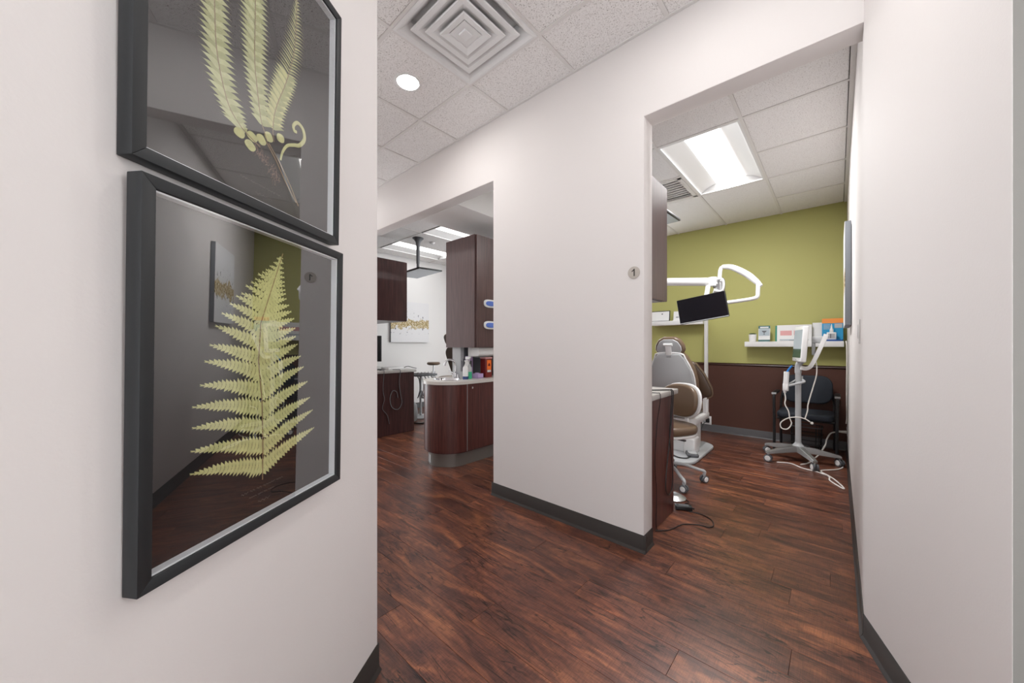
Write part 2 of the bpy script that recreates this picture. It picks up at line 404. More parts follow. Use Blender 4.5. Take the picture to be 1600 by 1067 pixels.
# right wall of room 1 and the angled wall piece that carries on towards us
rp = [(RX, WY-0.001), (0.30, 1.39), (0.395, 1.9), (0.30, 2.1), (0.30, GY+0.1), (RX, GY+0.1)]
struct('wall_right', prism(new(), rp, 0, 3.2, 'z', bev=0.005), 'wall', 'white painted wall right of the doorway, angled forward at its near end', 'wall')
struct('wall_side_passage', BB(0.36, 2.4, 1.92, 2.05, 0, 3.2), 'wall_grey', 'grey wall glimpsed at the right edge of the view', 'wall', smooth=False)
lp = [(LC.x, LC.y), (LC.x-LD.x*2.62, LC.y-LD.y*2.62), (-7.2, LC.y-LD.y*2.62), (-7.2, LC.y)]
struct('wall_left', prism(new(), lp, 0, 3.2, 'z', bev=0.005), 'wall', 'white painted wall carrying the two framed ferns', 'wall')
struct('wall_added_end', BB(2.3, 2.45, -1.75, 1.25, 0, 3.2), 'wall', 'unseen white wall added at the passage end, cut to limit light', 'wall', smooth=False)  # added out of view; its gap sets how much world light enters
struct('wall_back', BB(-2.32, RX, GY, GY+0.1, 0, 3.2), 'green', 'olive green accent wall at the back of room 1', 'wall', smooth=False)
struct('wall_back_lower', BB(-2.32, RX, GY-0.006, GY, 0, 0.955), 'brown_wall', 'dark brown painted wainscot below the green wall', 'wall', smooth=False)
struct('wall_back_left', BB(FX-0.1, -4.25, GY, GY+0.1, 0, 3.2), 'wall2', 'unseen white back wall of room 2, cut short to let light in', 'wall', smooth=False)  # out of view, shortened so world light reaches the aisle
struct('wall_added_behind', BB(1.5, 2.45, -1.75, -1.6, 0, 3.2), 'wall', 'unseen white wall piece added behind the viewpoint to block light', 'wall', smooth=False)  # added stub, out of view, holds world light off the passage wall
struct('wall_far_left', BB(FX-0.12, FX, WB, GY, 0, 3.2), 'wall2', 'white far wall of room 2 with abstract canvas', 'wall', smooth=False)
struct('wall_bulkhead', BB(-3.349, -2.707, WB, GY, OP, 3.0, bev=0.004), 'wall2', 'white dropped bulkhead above the sink unit', 'bulkhead', smooth=False)

# vinyl cove base: an upright strip with a small toe
def cove(name, p0, p1, label, m='base', h=0.102, toe=0.014, ext=0.0):
    p0, p1 = Vector((p0[0], p0[1], 0)), Vector((p1[0], p1[1], 0)); d = (p1-p0).normalized(); n = Vector((d.y, -d.x, 0))   # n points right of travel
    prof = [(0, 0), (toe, 0), (toe*0.95, 0.004), (0.007, 0.011), (0.004, 0.02), (0.0035, h-0.002), (0.002, h), (0, h)]
    bm = new(); vs = []; fs = []; k = len(prof)
    for p in (p0-d*ext, p1+d*ext):
        for a, z in prof: vs.append(p+n*a+Vector((0, 0, z)))
    for i in range(k): fs.append((i, (i+1) % k, k+(i+1) % k, k+i))
    fs += [tuple(range(k)), tuple(range(k, 2*k))[::-1]]
    add(bm, vs, fs); return struct(name, bm, m, label, 'baseboard')
cove('baseboard_pier', (-2.104, WY), (-0.843, WY), 'dark vinyl baseboard along the pier between the openings', ext=0.008)
cove('baseboard_pier_end', (-0.849, WY-0.004), (-0.849, WB), 'short dark vinyl baseboard around the pier end beside the doorway')
cove('baseboard_right', (RX, GY), (RX, WY-0.002), 'dark vinyl baseboard along the right wall of room 1')
cove('baseboard_right_front', (RX, WY+0.002), (0.30, 1.39), 'dark vinyl baseboard under the angled wall at right')
cove('baseboard_left', (LC.x-LD.x*2.6, LC.y-LD.y*2.6), (LC.x, LC.y), 'dark vinyl baseboard below the framed ferns', ext=0.006)
cove('baseboard_back', (-2.32, GY-0.006), (RX, GY-0.006), 'dark grey vinyl baseboard along the brown wainscot', m='base2')
cove('baseboard_far_left', (FX, WB), (FX, GY), 'dark vinyl baseboard along the far wall of room 2')
cove('baseboard_side_passage', (0.40, 1.92), (2.3, 1.92), 'dark vinyl baseboard in the side passage')
rl = new(); prism(rl, [(0, 0), (-0.012, 0.004), (-0.018, 0.012), (-0.014, 0.022), (-0.02, 0.032), (0, 0.036)], -2.32, RX, 'x', X=T(0, GY-0.006, 0.946))
struct('trim_1', rl, 'rail', 'dark stained chair rail between green and brown paint', 'chair rail')

# ceilings: slab, lay-in tiles and grid bars
def bar(parent, x0, x1, y0, y1, z):
    obj('grid_bar', BB(x0, x1, y0, y1, z-0.004, z+0.02, bev=0.001, seg=1), 'grid', parent, smooth=False)
_tiles = {}
def tile(parent, x0, x1, y0, y1, z, name='ceiling_tile'):
    key = (round(x1-x0, 3), round(y1-y0, 3))
    if key not in _tiles:
        a, b = key; g = 0.010; e = 0.004; t = new()
        vs = [(g, g, 0.006), (a-g, g, 0.006), (a-g, b-g, 0.006), (g, b-g, 0.006), (g+e, g+e, 0), (a-g-e, g+e, 0), (a-g-e, b-g-e, 0), (g+e, b-g-e, 0),
              (g, g, 0.016), (a-g, g, 0.016), (a-g, b-g, 0.016), (g, b-g, 0.016)]
        add(t, vs, [(7, 6, 5, 4), (0, 4, 5, 1), (1, 5, 6, 2), (2, 6, 7, 3), (3, 7, 4, 0), (0, 1, 9, 8), (1, 2, 10, 9), (2, 3, 11, 10), (3, 0, 8, 11), (8, 9, 10, 11)])
        _tiles[key] = me(name, t, 'tile', smooth=False)
    return link(name, _tiles[key], parent, Matrix.Translation((x0, y0, z)))
CEIL = struct('ceiling', BB(-7.2, 2.45, -1.75, WB-0.05, HZ+0.13, HZ+0.2), 'plenum', 'white acoustic tile ceiling over the hallway', 'ceiling', smooth=False)
TX, TY, TS = -1.933, 1.711, 0.612
xs = [TX+TS*i for i in range(-9, 8)]; ys = [TY-TS*i for i in range(0, 6)]
for xv in xs[:-1]: bar(CEIL, xv-0.012, xv+0.012, -1.6, WY, HZ)
for yv in ys: bar(CEIL, -7.1, 2.3, yv-0.012, yv+0.012, HZ-0.0005)
bar(CEIL, -7.1, RX, WY-0.02, WY, HZ-0.001)
for xv in xs[:-1]:
    tile(CEIL, xv, xv+TS, TY, WY, HZ)
    for j, yv in enumerate(ys[:-1]):
        if abs(xv-TX) < 0.01 and j == 0: continue          # the air diffuser sits here
        tile(CEIL, xv, xv+TS, yv-TS, yv, HZ)
def room_ceiling(name, x0, x1, label, xl, cols):
    c = struct(name, BB(x0-0.1, x1+0.1, WB-0.04, GY+0.05, RZ+0.10, RZ+0.16), 'plenum', label, 'ceiling', smooth=False)
    for xv in xl: bar(c, xv-0.012, xv+0.012, WB, GY, RZ)
    for (a, b, yl) in cols:
        for i in range(len(yl)-1):
            if yl[i] is None or yl[i+1] is None: continue
            tile(c, a, b, yl[i], yl[i+1], RZ)
        for yv in yl[1:-1]:
            if yv is not None: bar(c, a, b, yv-0.012, yv+0.012, RZ-0.0005)
    return c
Y0, YA, YB = WB, 3.125, 4.432
r1 = room_ceiling('ceiling.001', -2.12, RX, 'white acoustic tile ceiling of room 1 above the green wall', [-1.78, -1.152, -0.533],
    [(-0.533, RX-0.02, [Y0, 2.47, YA, 3.78, YB, 5.085, GY]), (-1.152, -0.533, [Y0, 2.47, YA]), (-1.152, -0.533, [YB, GY]),
     (-1.78, -1.152, [Y0, YA, 3.80]), (-1.78, -1.152, [YB, GY]), (-2.12, -1.78, [Y0, YA, YB, GY])])
bar(r1, -1.152, -0.533, YA-0.012, YA+0.012, RZ-0.0005); bar(r1, -1.152, -0.533, YB-0.012, YB+0.012, RZ-0.0005); bar(r1, -1.78, -1.152, YB-0.012, YB+0.012, RZ-0.0005); bar(r1, -1.78, -1.152, 3.788, 3.812, RZ-0.0005)
bar(r1, RX-0.026, RX, WB, GY, RZ-0.001)
r2 = room_ceiling('ceiling.002', FX, -3.349, 'white acoustic tile ceiling of room 2 with long lights', [-5.84, -5.23, -4.62, -4.01],
    [(-4.01, -3.349, [Y0, 3.12, 4.34, GY]), (-4.62, -4.01, [Y0, 2.5, 3.12]), (-4.62, -4.01, [4.34, GY]), (-5.23, -4.62, [Y0, 2.5, 3.12, 4.34, GY]),
     (-5.84, -5.23, [Y0, 2.5, 3.12]), (-5.84, -5.23, [4.34, GY]), (FX, -5.84, [Y0, 3.12, 4.34, GY])])
struct('ceiling.003', BB(-2.71, -2.2, WB-0.04, GY, RZ, RZ+0.1), 'white_m', 'plain white ceiling strip over the aisle beside the bulkhead', 'ceiling', smooth=False)

# ------------------------------------------------------------------ lamps
def troffer(cx, cy, w_, l_, z, label, power=TROFFER_W, group='recessed ceiling light panels'):
    t = thing('ceiling_light', label, 'ceiling light', (cx, cy, z), 0, group)
    fr = new()
    for s in (-1, 1):
        box(fr, (s*(w_/2-0.008), 0, 0.002), (0.016, l_, 0.012)); box(fr, (0, s*(l_/2-0.008), 0.0022), (w_, 0.016, 0.012))
    bb(fr, -w_/2, w_/2, -l_/2, l_/2, 0.088, 0.094)
    for s in (-1, 1):
        box(fr, (s*(w_/2-0.001), 0, 0.045), (0.002, l_, 0.09)); box(fr, (0, s*(l_/2-0.001), 0.045), (w_, 0.002, 0.09))
    obj('housing', fr, 'white_m', t, smooth=False)
    for s in (-1, 1):
        r = new(); n = 8; vs = []; fs = []
        for i in range(n+1):
            u = i/n; xx = (w_/2-0.016)*(1-u)+0.12*u; zz = 0.008+0.072*math.sin(u*PI/2)
            vs += [(s*xx, -l_/2+0.012, zz), (s*xx, l_/2-0.012, zz)]
        for i in range(n): fs.append((2*i, 2*i+1, 2*i+3, 2*i+2))
        add(r, vs, fs); obj('reflector', r, 'white_m', t)
    ln = new(); n = 10; vs = []; fs = []
    for i in range(n+1):
        a = PI*i/n; vs += [(-0.13*math.cos(a), -l_/2+0.02, 0.075-0.05*math.sin(a)), (-0.13*math.cos(a), l_/2-0.02, 0.075-0.05*math.sin(a))]
    for i in range(n): fs.append((2*i, 2*i+1, 2*i+3, 2*i+2))
    fs += [tuple(range(0, 2*n+2, 2)), tuple(range(1, 2*n+2, 2))[::-1]]
    add(ln, vs, fs); obj('lens', ln, 'lens', t)
    ld = bpy.data.lights.new('panel_lamp', 'AREA'); ld.shape = 'RECTANGLE'; ld.size = 0.20; ld.size_y = l_-0.08; ld.energy = power; ld.color = (1, 0.99, 0.98)
    lo = bpy.data.objects.new('lamp', ld); COL.objects.link(lo); lo.parent = t; lo.location = (0, 0, 0.018)
    return t
troffer(-0.843, 3.778, 0.60, 1.29, RZ, 'bright recessed light panel above the green room doorway view')
troffer(-4.315, 3.73, 0.60, 1.21, RZ, 'bright recessed light panel in room 2 nearest the bulkhead', 4)
troffer(-5.535, 3.73, 0.60, 1.21, RZ, 'bright recessed light panel in room 2 behind the ceiling screen mount', 1.5)

def downlight(x, y, label, power=DOWN_W):
    t = thing('downlight', label, 'downlight', (x, y, HZ), 0, 'recessed hallway downlights')
    rg = new(); lathe(rg, [(0.072, 0.001), (0.074, -0.005), (0.09, -0.004), (0.094, 0.0), (0.094, 0.003), (0.072, 0.003)], seg=32)
    obj('trim_ring', rg, 'white', t)
    d = new(); lathe(d, [(0.0, -0.0035), (0.05, -0.003), (0.073, -0.001), (0.073, 0.002), (0, 0.002)], seg=32); obj('lens', d, 'downlens', t)
    ld = bpy.data.lights.new('downlight_lamp', 'AREA'); ld.shape = 'DISK'; ld.size = 0.14; ld.energy = power; ld.color = (1, 0.98, 0.96)
    lo = bpy.data.objects.new('lamp', ld); COL.objects.link(lo); lo.parent = t; lo.location = (0, 0, -0.008)
downlight(TX-TS/2, TY-TS/2, 'round recessed downlight beside the square air diffuser')
downlight(TX+TS*2.5, TY-TS/2, 'round recessed downlight over the doorway to room 1', 2.2)
downlight(TX-TS*4.5, TY-TS/2, 'round recessed downlight farther along the corridor')
downlight(TX+TS*4.5, TY-TS*3.5, 'round recessed downlight behind the viewpoint', 1.5)
downlight(TX+TS*6.5, TY-TS*1.5, 'round recessed downlight in the side passage', 2)

# square air diffuser with nested cones
t = thing('air_diffuser', 'square white ceiling air diffuser with nested square cones in hallway', 'air vent', (TX+TS/2, TY-TS/2, HZ))
def sq_ring(bm, prof):       # prof: list of (half size, z)
    vs = []; fs = []
    for h, z in prof: vs += [(-h, -h, z), (h, -h, z), (h, h, z), (-h, h, z)]
    for j in range(len(prof)-1):
        for i in range(4): fs.append((4*j+i, 4*j+(i+1) % 4, 4*j+4+(i+1) % 4, 4*j+4+i))
    add(bm, vs, fs)
fr = new(); sq_ring(fr, [(0.300, 0.0), (0.300, -0.009), (0.284, -0.011), (0.268, -0.002), (0.226, 0.040), (0.22, 0.062), (0.29, 0.062), (0.30, 0.003)]); obj('frame', fr, 'white_m', t, smooth=False)
for i, (o_, n_) in enumerate(((0.228, 0.112), (0.168, 0.050))):
    z0 = -0.004-0.008*i
    g = new(); sq_ring(g, [(o_, z0), (o_-0.004, z0-0.006), (o_-0.034, z0-0.002), (n_, z0+0.046), (n_-0.002, z0+0.050), (o_-0.034, z0+0.006), (o_, z0+0.004)])
    obj('cone', g, 'white_m', t, smooth=False)
g = new(); sq_ring(g, [(0.108, -0.020), (0.104, -0.026), (0.072, -0.018), (0.066, -0.010), (0.060, -0.010), (0.108, -0.014)]); box(g, (0, 0, -0.012), (0.13, 0.13, 0.008)); box(g, (0, 0, -0.021), (0.06, 0.06, 0.012), 0.003); obj('centre_plate', g, 'white_m', t, smooth=False)
g = new(); sq_ring(g, [(0.29, 0.062), (0.20, 0.066), (0.10, 0.066)]); bb(g, -0.29, 0.29, -0.29, 0.29, 0.10, 0.104); obj('back_plate', g, 'white_m', t, smooth=False)
g = new(); lathe(g, [(0.10, 0.06), (0.104, 0.06), (0.104, 0.099), (0.0, 0.099), (0.0, 0.095), (0.10, 0.095)], seg=32); obj('duct_neck', g, 'hole', t)

# ------------------------------------------------------------------ framed ferns (metres on the paper, origin at the bottom centre of the frame)
LOW_STEM = [(-0.001, 0.093),(-0.001, 0.168),(-0.005, 0.276),(-0.016, 0.364),(-0.011, 0.451),(0.015, 0.524),(0.043, 0.601),(0.051, 0.624)]
LOW_LEFT = [((-0.163, 0.161),(-0.005, 0.121)),((-0.162, 0.203),(-0.007, 0.167)),((-0.16, 0.246),(-0.009, 0.214)),((-0.16, 0.285),(-0.012, 0.255)),((-0.146, 0.324),(-0.016, 0.295)),((-0.138, 0.369),(-0.017, 0.334)),((-0.128, 0.401),(-0.018, 0.37)),((-0.117, 0.439),(-0.017, 0.401)),((-0.104, 0.465),(-0.016, 0.43)),((-0.086, 0.486),(-0.011, 0.457)),((-0.072, 0.504),(-0.004, 0.476)),((-0.06, 0.511),(0.003, 0.49)),((-0.049, 0.529),(0.009, 0.505)),((-0.036, 0.539),(0.014, 0.52)),((-0.026, 0.548),(0.019, 0.531)),((-0.018, 0.56),(0.024, 0.544)),((-0.007, 0.567),(0.028, 0.555)),((0.002, 0.574),(0.033, 0.566)),((0.013, 0.585),(0.037, 0.578)),((0.024, 0.596),(0.041, 0.591)),((0.033, 0.608),(0.045, 0.603))]
LOW_RIGHT = [((0.17, 0.173),(0.0, 0.119)),((0.163, 0.223),(-0.001, 0.162)),((0.151, 0.259),(-0.003, 0.204)),((0.141, 0.303),(-0.005, 0.245)),((0.126, 0.343),(-0.009, 0.287)),((0.115, 0.372),(-0.012, 0.32)),((0.103, 0.403),(-0.014, 0.352)),((0.096, 0.423),(-0.016, 0.377)),((0.094, 0.444),(-0.016, 0.403)),((0.09, 0.468),(-0.012, 0.428)),((0.08, 0.485),(-0.007, 0.451)),((0.072, 0.5),(-0.002, 0.472)),((0.064, 0.515),(0.005, 0.492)),((0.061, 0.527),(0.011, 0.507)),((0.059, 0.536),(0.016, 0.521)),((0.057, 0.546),(0.022, 0.536)),((0.057, 0.555),(0.026, 0.547)),((0.056, 0.566),(0.031, 0.56)),((0.055, 0.577),(0.035, 0.571)),((0.054, 0.588),(0.039, 0.584)),((0.053, 0.6),(0.043, 0.598)),((0.052, 0.611),(0.046, 0.609))]
UP_A = [(-0.117, 0.453),(-0.113, 0.381),(-0.109, 0.304),(-0.101, 0.258),(-0.089, 0.217),(-0.076, 0.19),(-0.054, 0.171),(-0.037, 0.163),(-0.002, 0.152)]
UP_AL = [(-0.147, 0.421),(-0.145, 0.352),(-0.142, 0.27),(-0.132, 0.223),(-0.122, 0.201),(-0.107, 0.18),(-0.095, 0.16)]
UP_AR = [(-0.082, 0.483),(-0.079, 0.4),(-0.072, 0.331),(-0.063, 0.267),(-0.054, 0.222),(-0.045, 0.211),(-0.035, 0.194)]
UP_B = [(-0.026, 0.549),(-0.019, 0.47),(-0.019, 0.342),(-0.012, 0.283),(-0.001, 0.218),(0.01, 0.193),(0.018, 0.174)]
UP_BL = [(-0.063, 0.509),(-0.061, 0.417),(-0.06, 0.388),(-0.048, 0.278),(-0.037, 0.244),(-0.032, 0.219),(-0.022, 0.192)]
UP_BR = [(0.014, 0.583),(0.018, 0.475),(0.023, 0.394),(0.021, 0.344),(0.027, 0.273),(0.036, 0.233),(0.046, 0.211)]
UP_C = [(0.106, 0.598),(0.1, 0.459),(0.074, 0.356),(0.05, 0.292),(0.038, 0.251),(0.034, 0.211),(0.038, 0.186)]
UP_CL = [(0.102, 0.584),(0.054, 0.415),(0.033, 0.352),(0.025, 0.324),(0.016, 0.28),(0.012, 0.248),(0.009, 0.216)]
UP_CR = [(0.113, 0.594),(0.134, 0.487),(0.131, 0.443),(0.115, 0.364),(0.1, 0.313),(0.082, 0.269),(0.072, 0.234)]
UP_FIDDLE = [(0.058, 0.153),(0.064, 0.175),(0.078, 0.198),(0.1, 0.212),(0.121, 0.223),(0.138, 0.248),(0.132, 0.271),(0.112, 0.276),(0.099, 0.261),(0.102, 0.25),(0.11, 0.251)]
UP_ROUND = [(-0.054, 0.154),(-0.022, 0.164),(-0.027, 0.142),(0.002, 0.171),(0.023, 0.189),(0.058, 0.206)]
UP_STALK1 = [(0.016, 0.173),(0.046, 0.144),(0.074, 0.109),(0.112, 0.07)]
UP_STALK2 = [(0.023, 0.174),(0.058, 0.143),(0.091, 0.105),(0.12, 0.064)]
UP_ROOT = [(-0.009, 0.145),(0.012, 0.137),(0.034, 0.123),(0.046, 0.108),(0.066, 0.173)]

def at(poly, t):
    # point at fraction t of a polyline, by length
    P = [Vector((p[0], p[1])) for p in poly]; L = [0]
    for i in range(1, len(P)): L.append(L[-1]+(P[i]-P[i-1]).length)
    s = t*L[-1]
    for i in range(1, len(P)):
        if s <= L[i]+1e-9:
            u = (s-L[i-1])/max(1e-9, L[i]-L[i-1]); return P[i-1].lerp(P[i], u)
    return P[-1]
def x_at(poly, z):
    P = sorted(poly, key=lambda p: p[1])
    if z <= P[0][1]: return P[0][0]
    for a, b in zip(P, P[1:]):
        if z <= b[1]: return a[0]+(b[0]-a[0])*(z-a[1])/max(1e-9, b[1]-a[1])
    return P[-1][0]
def pinna(parent, base, tip, half, n, sag, m, depth, serrate=True):
    # a leaflet with toothed lobes on both sides of a midrib, pressed flat, lobes a little proud
    bm = new(); b, t = Vector((base[0], base[1])), Vector((tip[0], tip[1])); d = t-b; L = d.length; d /= L; q = Vector((-d.y, d.x))
    def ax(u): return b+d*(L*u)+q*(sag*math.sin(u*PI))
    def wd(u): return half*(1-u)**0.75*min(1, 0.8+1.5*u)
    P3 = lambda p, h: (p.x, -depth-h, p.y)
    if not serrate:
        N = 7; vs = [P3(ax(0), 0.0006)]; 
        up = [ax(i/N)+q*wd(i/N)*math.sin(PI*min(1, i/N+0.2))**0.4 for i in range(N)]; dn = [ax(i/N)-q*wd(i/N)*math.sin(PI*min(1, i/N+0.2))**0.4 for i in range(N)]
        vs = []; fs = []
        for i in range(N): vs += [P3(up[i], 0.0002), P3(ax(i/N), 0.0008), P3(dn[i], 0.0002)]
        vs.append(P3(ax(1), 0.0003))
        for i in range(N-1):
            k = 3*i; fs += [(k, k+1, k+4, k+3), (k+1, k+2, k+5, k+4)]
        k = 3*(N-1); fs += [(k, k+1, 3*N), (k+1, k+2, 3*N)]
        add(bm, vs, fs)
    else:
        for i in range(n):
            u0 = i/n; u1 = (i+0.86)/n; um = (u0+u1)/2
            for s in (1, -1):
                w_ = wd(um)*random.uniform(0.86, 1.08); lean = L/n*0.75
                p0, p1 = ax(u0), ax(min(1, u1)); o1 = p0+q*s*w_*0.55+d*lean*0.25; tp = ax(um)+q*s*w_+d*lean; o2 = p1+q*s*w_*0.6+d*lean*0.55
                vs = [P3(p0, 0.0004), P3(p1, 0.0004), P3(o2, 0.0010), P3(tp, 0.0002), P3(o1, 0.0008)]
                add(bm, vs, [(0, 1, 2, 3, 4) if s > 0 else (4, 3, 2, 1, 0)])
        rb = [ax(i/6) for i in range(7)]
        for i in range(6):
            wv = q*0.0007; add(bm, [P3(rb[i]+wv, 0.0012), P3(rb[i]-wv, 0.0012), P3(rb[i+1]-wv*0.6, 0.0012), P3(rb[i+1]+wv*0.6, 0.0012)], [(0, 1, 2, 3)])
        add(bm, [P3(ax(0.9)+q*0.0012, 0.0005), P3(ax(0.9)-q*0.0012, 0.0005), P3(ax(1.0), 0.0003)], [(0, 1, 2)])
    return obj('leaflet', bm, m, parent, smooth=False)

FW, FH, FD, FB = 0.523, 0.676, 0.030, 0.021
PAPER = 0.008        # how far the paper sits off the wall
def picture(name, label, s0, z0):
    p = LC+LD*s0
    t = thing(name, label, 'framed picture', (p.x, p.y, z0), 90+LANG, rx=0.8)
    mt = FB
    # four mitred mouldings
    for k, (a0, a1, c0, c1) in enumerate((((-FW/2, 0), (FW/2, 0), (FW/2-mt, mt), (-FW/2+mt, mt)), ((FW/2, 0), (FW/2, FH), (FW/2-mt, FH-mt), (FW/2-mt, mt)),
                                          ((FW/2, FH), (-FW/2, FH), (-FW/2+mt, FH-mt), (FW/2-mt, FH-mt)), ((-FW/2, FH), (-FW/2, 0), (-FW/2+mt, mt), (-FW/2+mt, FH-mt)))):
        obj('frame_moulding', prism(new(), [a0, a1, c0, c1], -FD, -0.001, 'y', bev=0.0012, seg=2), 'black', t)
    sp = new(); i0, i1, j0, j1 = -FW/2+mt, FW/2-mt, mt, FH-mt; e = 0.003
    bb(sp, i0, i1, -FD+0.0055, -PAPER+0.0005, j0, j0+e); bb(sp, i0, i1, -FD+0.0055, -PAPER+0.0005, j1-e, j1)
    bb(sp, i0, i0+e, -FD+0.0055, -PAPER+0.0005, j0, j1); bb(sp, i1-e, i1, -FD+0.0055, -PAPER+0.0005, j0, j1)
    obj('white_spacer', sp, 'white_core', t, smooth=False, label='white inner edge of the frame')
    obj('backing_paper', BB(i0, i1, -PAPER, -0.003, j0, j1), 'paper_black', t, smooth=False)
    obj('glass_pane', BB(i0, i1, -FD+0.003, -FD+0.005, j0, j1), 'glass', t, smooth=False)
    return t
def scribble(parent, x0, x1, z, h, seed):
    rnd = random.Random(seed); P = []; x = x0
    bm = new()
    while x < x1:
        n = rnd.randint(4, 9); P = []
        for i in range(n*4):
            P.append((x+h*0.16*i+h*0.25*math.sin(i*1.6), z+h*0.45*math.sin(i*0.8)*rnd.uniform(0.5, 1.1)))
        ribbon(bm, P, 0.0006, T(0, -PAPER-0.0004, 0)); x = P[-1][0]+h*0.8
    obj('pencil_note', bm, 'ink', parent, smooth=False, label='faint handwritten note')

pic = picture('framed_fern', 'black framed pressed single fern frond on black paper, lower of the two', -0.534, 0.82)
fr = new(); ribbon(fr, [(p.x, p.y) for p in smooth_path([Vector((a, b)) for a, b in [(q[0], q[1]) for q in LOW_STEM]], 1)], 0.0028, T(0, -PAPER-0.0016, 0))
frond = obj('fern_frond', fr, 'fern_rib', pic, smooth=False, label='brown midrib of the fern')
for side, L in ((1, LOW_LEFT), (-1, LOW_RIGHT)):
    for i, (tip, base) in enumerate(L):
        base = (x_at(LOW_STEM, base[1])+0.005*side, base[1])
        ln = math.hypot(tip[0]-base[0], tip[1]-base[1]); n = max(5, int(ln/0.0085))
        half = 0.0245*min(1, ln/0.15)**0.7+0.002
        pinna(frond, base, tip, half, n, (0.006 if i < 6 else 0.002)*(-side)*(1 if side > 0 else 1), 'fern', PAPER+0.0002+0.00012*(i % 3))
scribble(pic, -0.055, 0.055, 0.078, 0.006, 3); scribble(pic, -0.035, 0.03, 0.064, 0.004, 5); scribble(pic, -0.012, 0.01, 0.046, 0.008, 9)

pic = picture('framed_fern', 'black framed trio of pressed fern fronds with curled fiddlehead, upper of the two', -0.541, 1.519)
def frond3(spine, lt, rt, n, m, zl, zr, top, fine_above=None):
    sp = new(); path = list(spine)
    if top: path = top+path
    pp = smooth_path([Vector((a, b)) for a, b in path], 4); ribbon(sp, [(p.x, p.y) for p in pp], 0.0022, T(0, -PAPER-0.0017, 0))
    f = obj('fern_frond', sp, 'fern_rib', pic, smooth=False)
    for i in range(n):
        u = (i+0.5)/n*0.93; p = at(path, u); z = p.y
        wl = abs(x_at(lt, z)-p.x); wr = abs(x_at(rt, z)-p.x)
        if top:
            k = min(1, u/0.16); wl *= k; wr *= k
        narrow = fine_above is not None and z > fine_above
        hf = 0.0084 if not narrow else 0.0028
        pinna(f, (p.x, z), (p.x-wl-0.003, z+zl), hf, 5, -0.003, m if i % 2 else 'fern3', PAPER+0.0002+0.0007*(i % 2), serrate=False)
        pinna(f, (p.x, z), (p.x+wr+0.003, z+zr), hf, 5, 0.003, 'fern3' if i % 2 else m, PAPER+0.0002+0.0007*(i % 2), serrate=False)
    return f
frond3(UP_A, UP_AL, UP_AR, 40, 'fern2', 0.004, 0.010, [(-0.122, 0.60), (-0.127, 0.52)])
frond3(UP_B, UP_BL, UP_BR, 40, 'fern2', 0.004, 0.010, [(-0.036, 0.645), (-0.039, 0.59)])
frond3(UP_C, UP_CL, UP_CR, 46, 'fern', 0.012, 0.010, None, 0.37)
fd = new(); tube(fd, [(a, -PAPER-0.003, b) for a, b in UP_FIDDLE], 0.004, 6, 5, rad=lambda u: 0.0025+0.0028*min(1, u*2.5)*(1-0.5*max(0, u-0.6)/0.4)); 
for v in fd.verts: v.co.y = -PAPER+(v.co.y+PAPER)*0.35-0.0005
fid = obj('fiddlehead', fd, 'fern', pic, label='curled pale green fiddlehead')
for i, (a, b) in enumerate(UP_ROUND):
    g = new(); pts = [(a+0.013*math.cos(k*PI/10)*(1+0.10*math.sin(k*PI/5+i)), b+0.0105*math.sin(k*PI/10)*(1+0.10*math.cos(k*PI/5+i))) for k in range(20)]
    prism(g, pts, -PAPER-0.0014, -PAPER-0.0004, 'y'); obj('round_leaflet', g, 'fern', pic, smooth=False)
for S in (UP_STALK1, UP_STALK2):
    g = new(); tube(g, [(a, -PAPER-0.001, b) for a, b in S], 0.0016, 6, 4)
    for v in g.verts: v.co.y = -PAPER+(v.co.y+PAPER)*0.5-0.0006
    obj('stalk', g, 'fern_rib', pic)
g = new(); rn = random.Random(4)
for i in range(90):
    a, b = UP_ROOT[rn.randint(0, 3)]; a += rn.uniform(-0.012, 0.014); b += rn.uniform(-0.012, 0.012); P = [(a, b)]
    for k in range(4): P.append((P[-1][0]+rn.uniform(-0.005, 0.003), P[-1][1]+rn.uniform(-0.006, 0.002)))
    ribbon(g, P, 0.0006, T(0, -PAPER-0.0006, 0))
obj('root_hairs', g, 'root', pic, smooth=False, label='fine reddish root hairs')
scribble(pic, -0.05, 0.06, 0.066, 0.006, 13); scribble(pic, -0.012, 0.01, 0.046, 0.008, 19)

# room number plate on the pier
t = thing('room_sign', 'round grey room sign with the number 1 beside the doorway', 'sign', (-0.908, WY, 1.657))
g = new(); prism(g, ellipse(0.074, 0.074, 40), -0.005, 0, 'y', bev=0.001); obj('plate', g, 'sign', t)
g = new(); prism(g, [(-0.0005, -0.021), (0.0065, -0.021), (0.0065, 0.0225), (0.0015, 0.0225), (-0.004, 0.016), (-0.0125, 0.011), (-0.0125, 0.005), (-0.006, 0.0075), (-0.0005, 0.0115)], -0.0058, -0.0045, 'y'); obj('numeral', g, 'sign_ink', t, smooth=False)

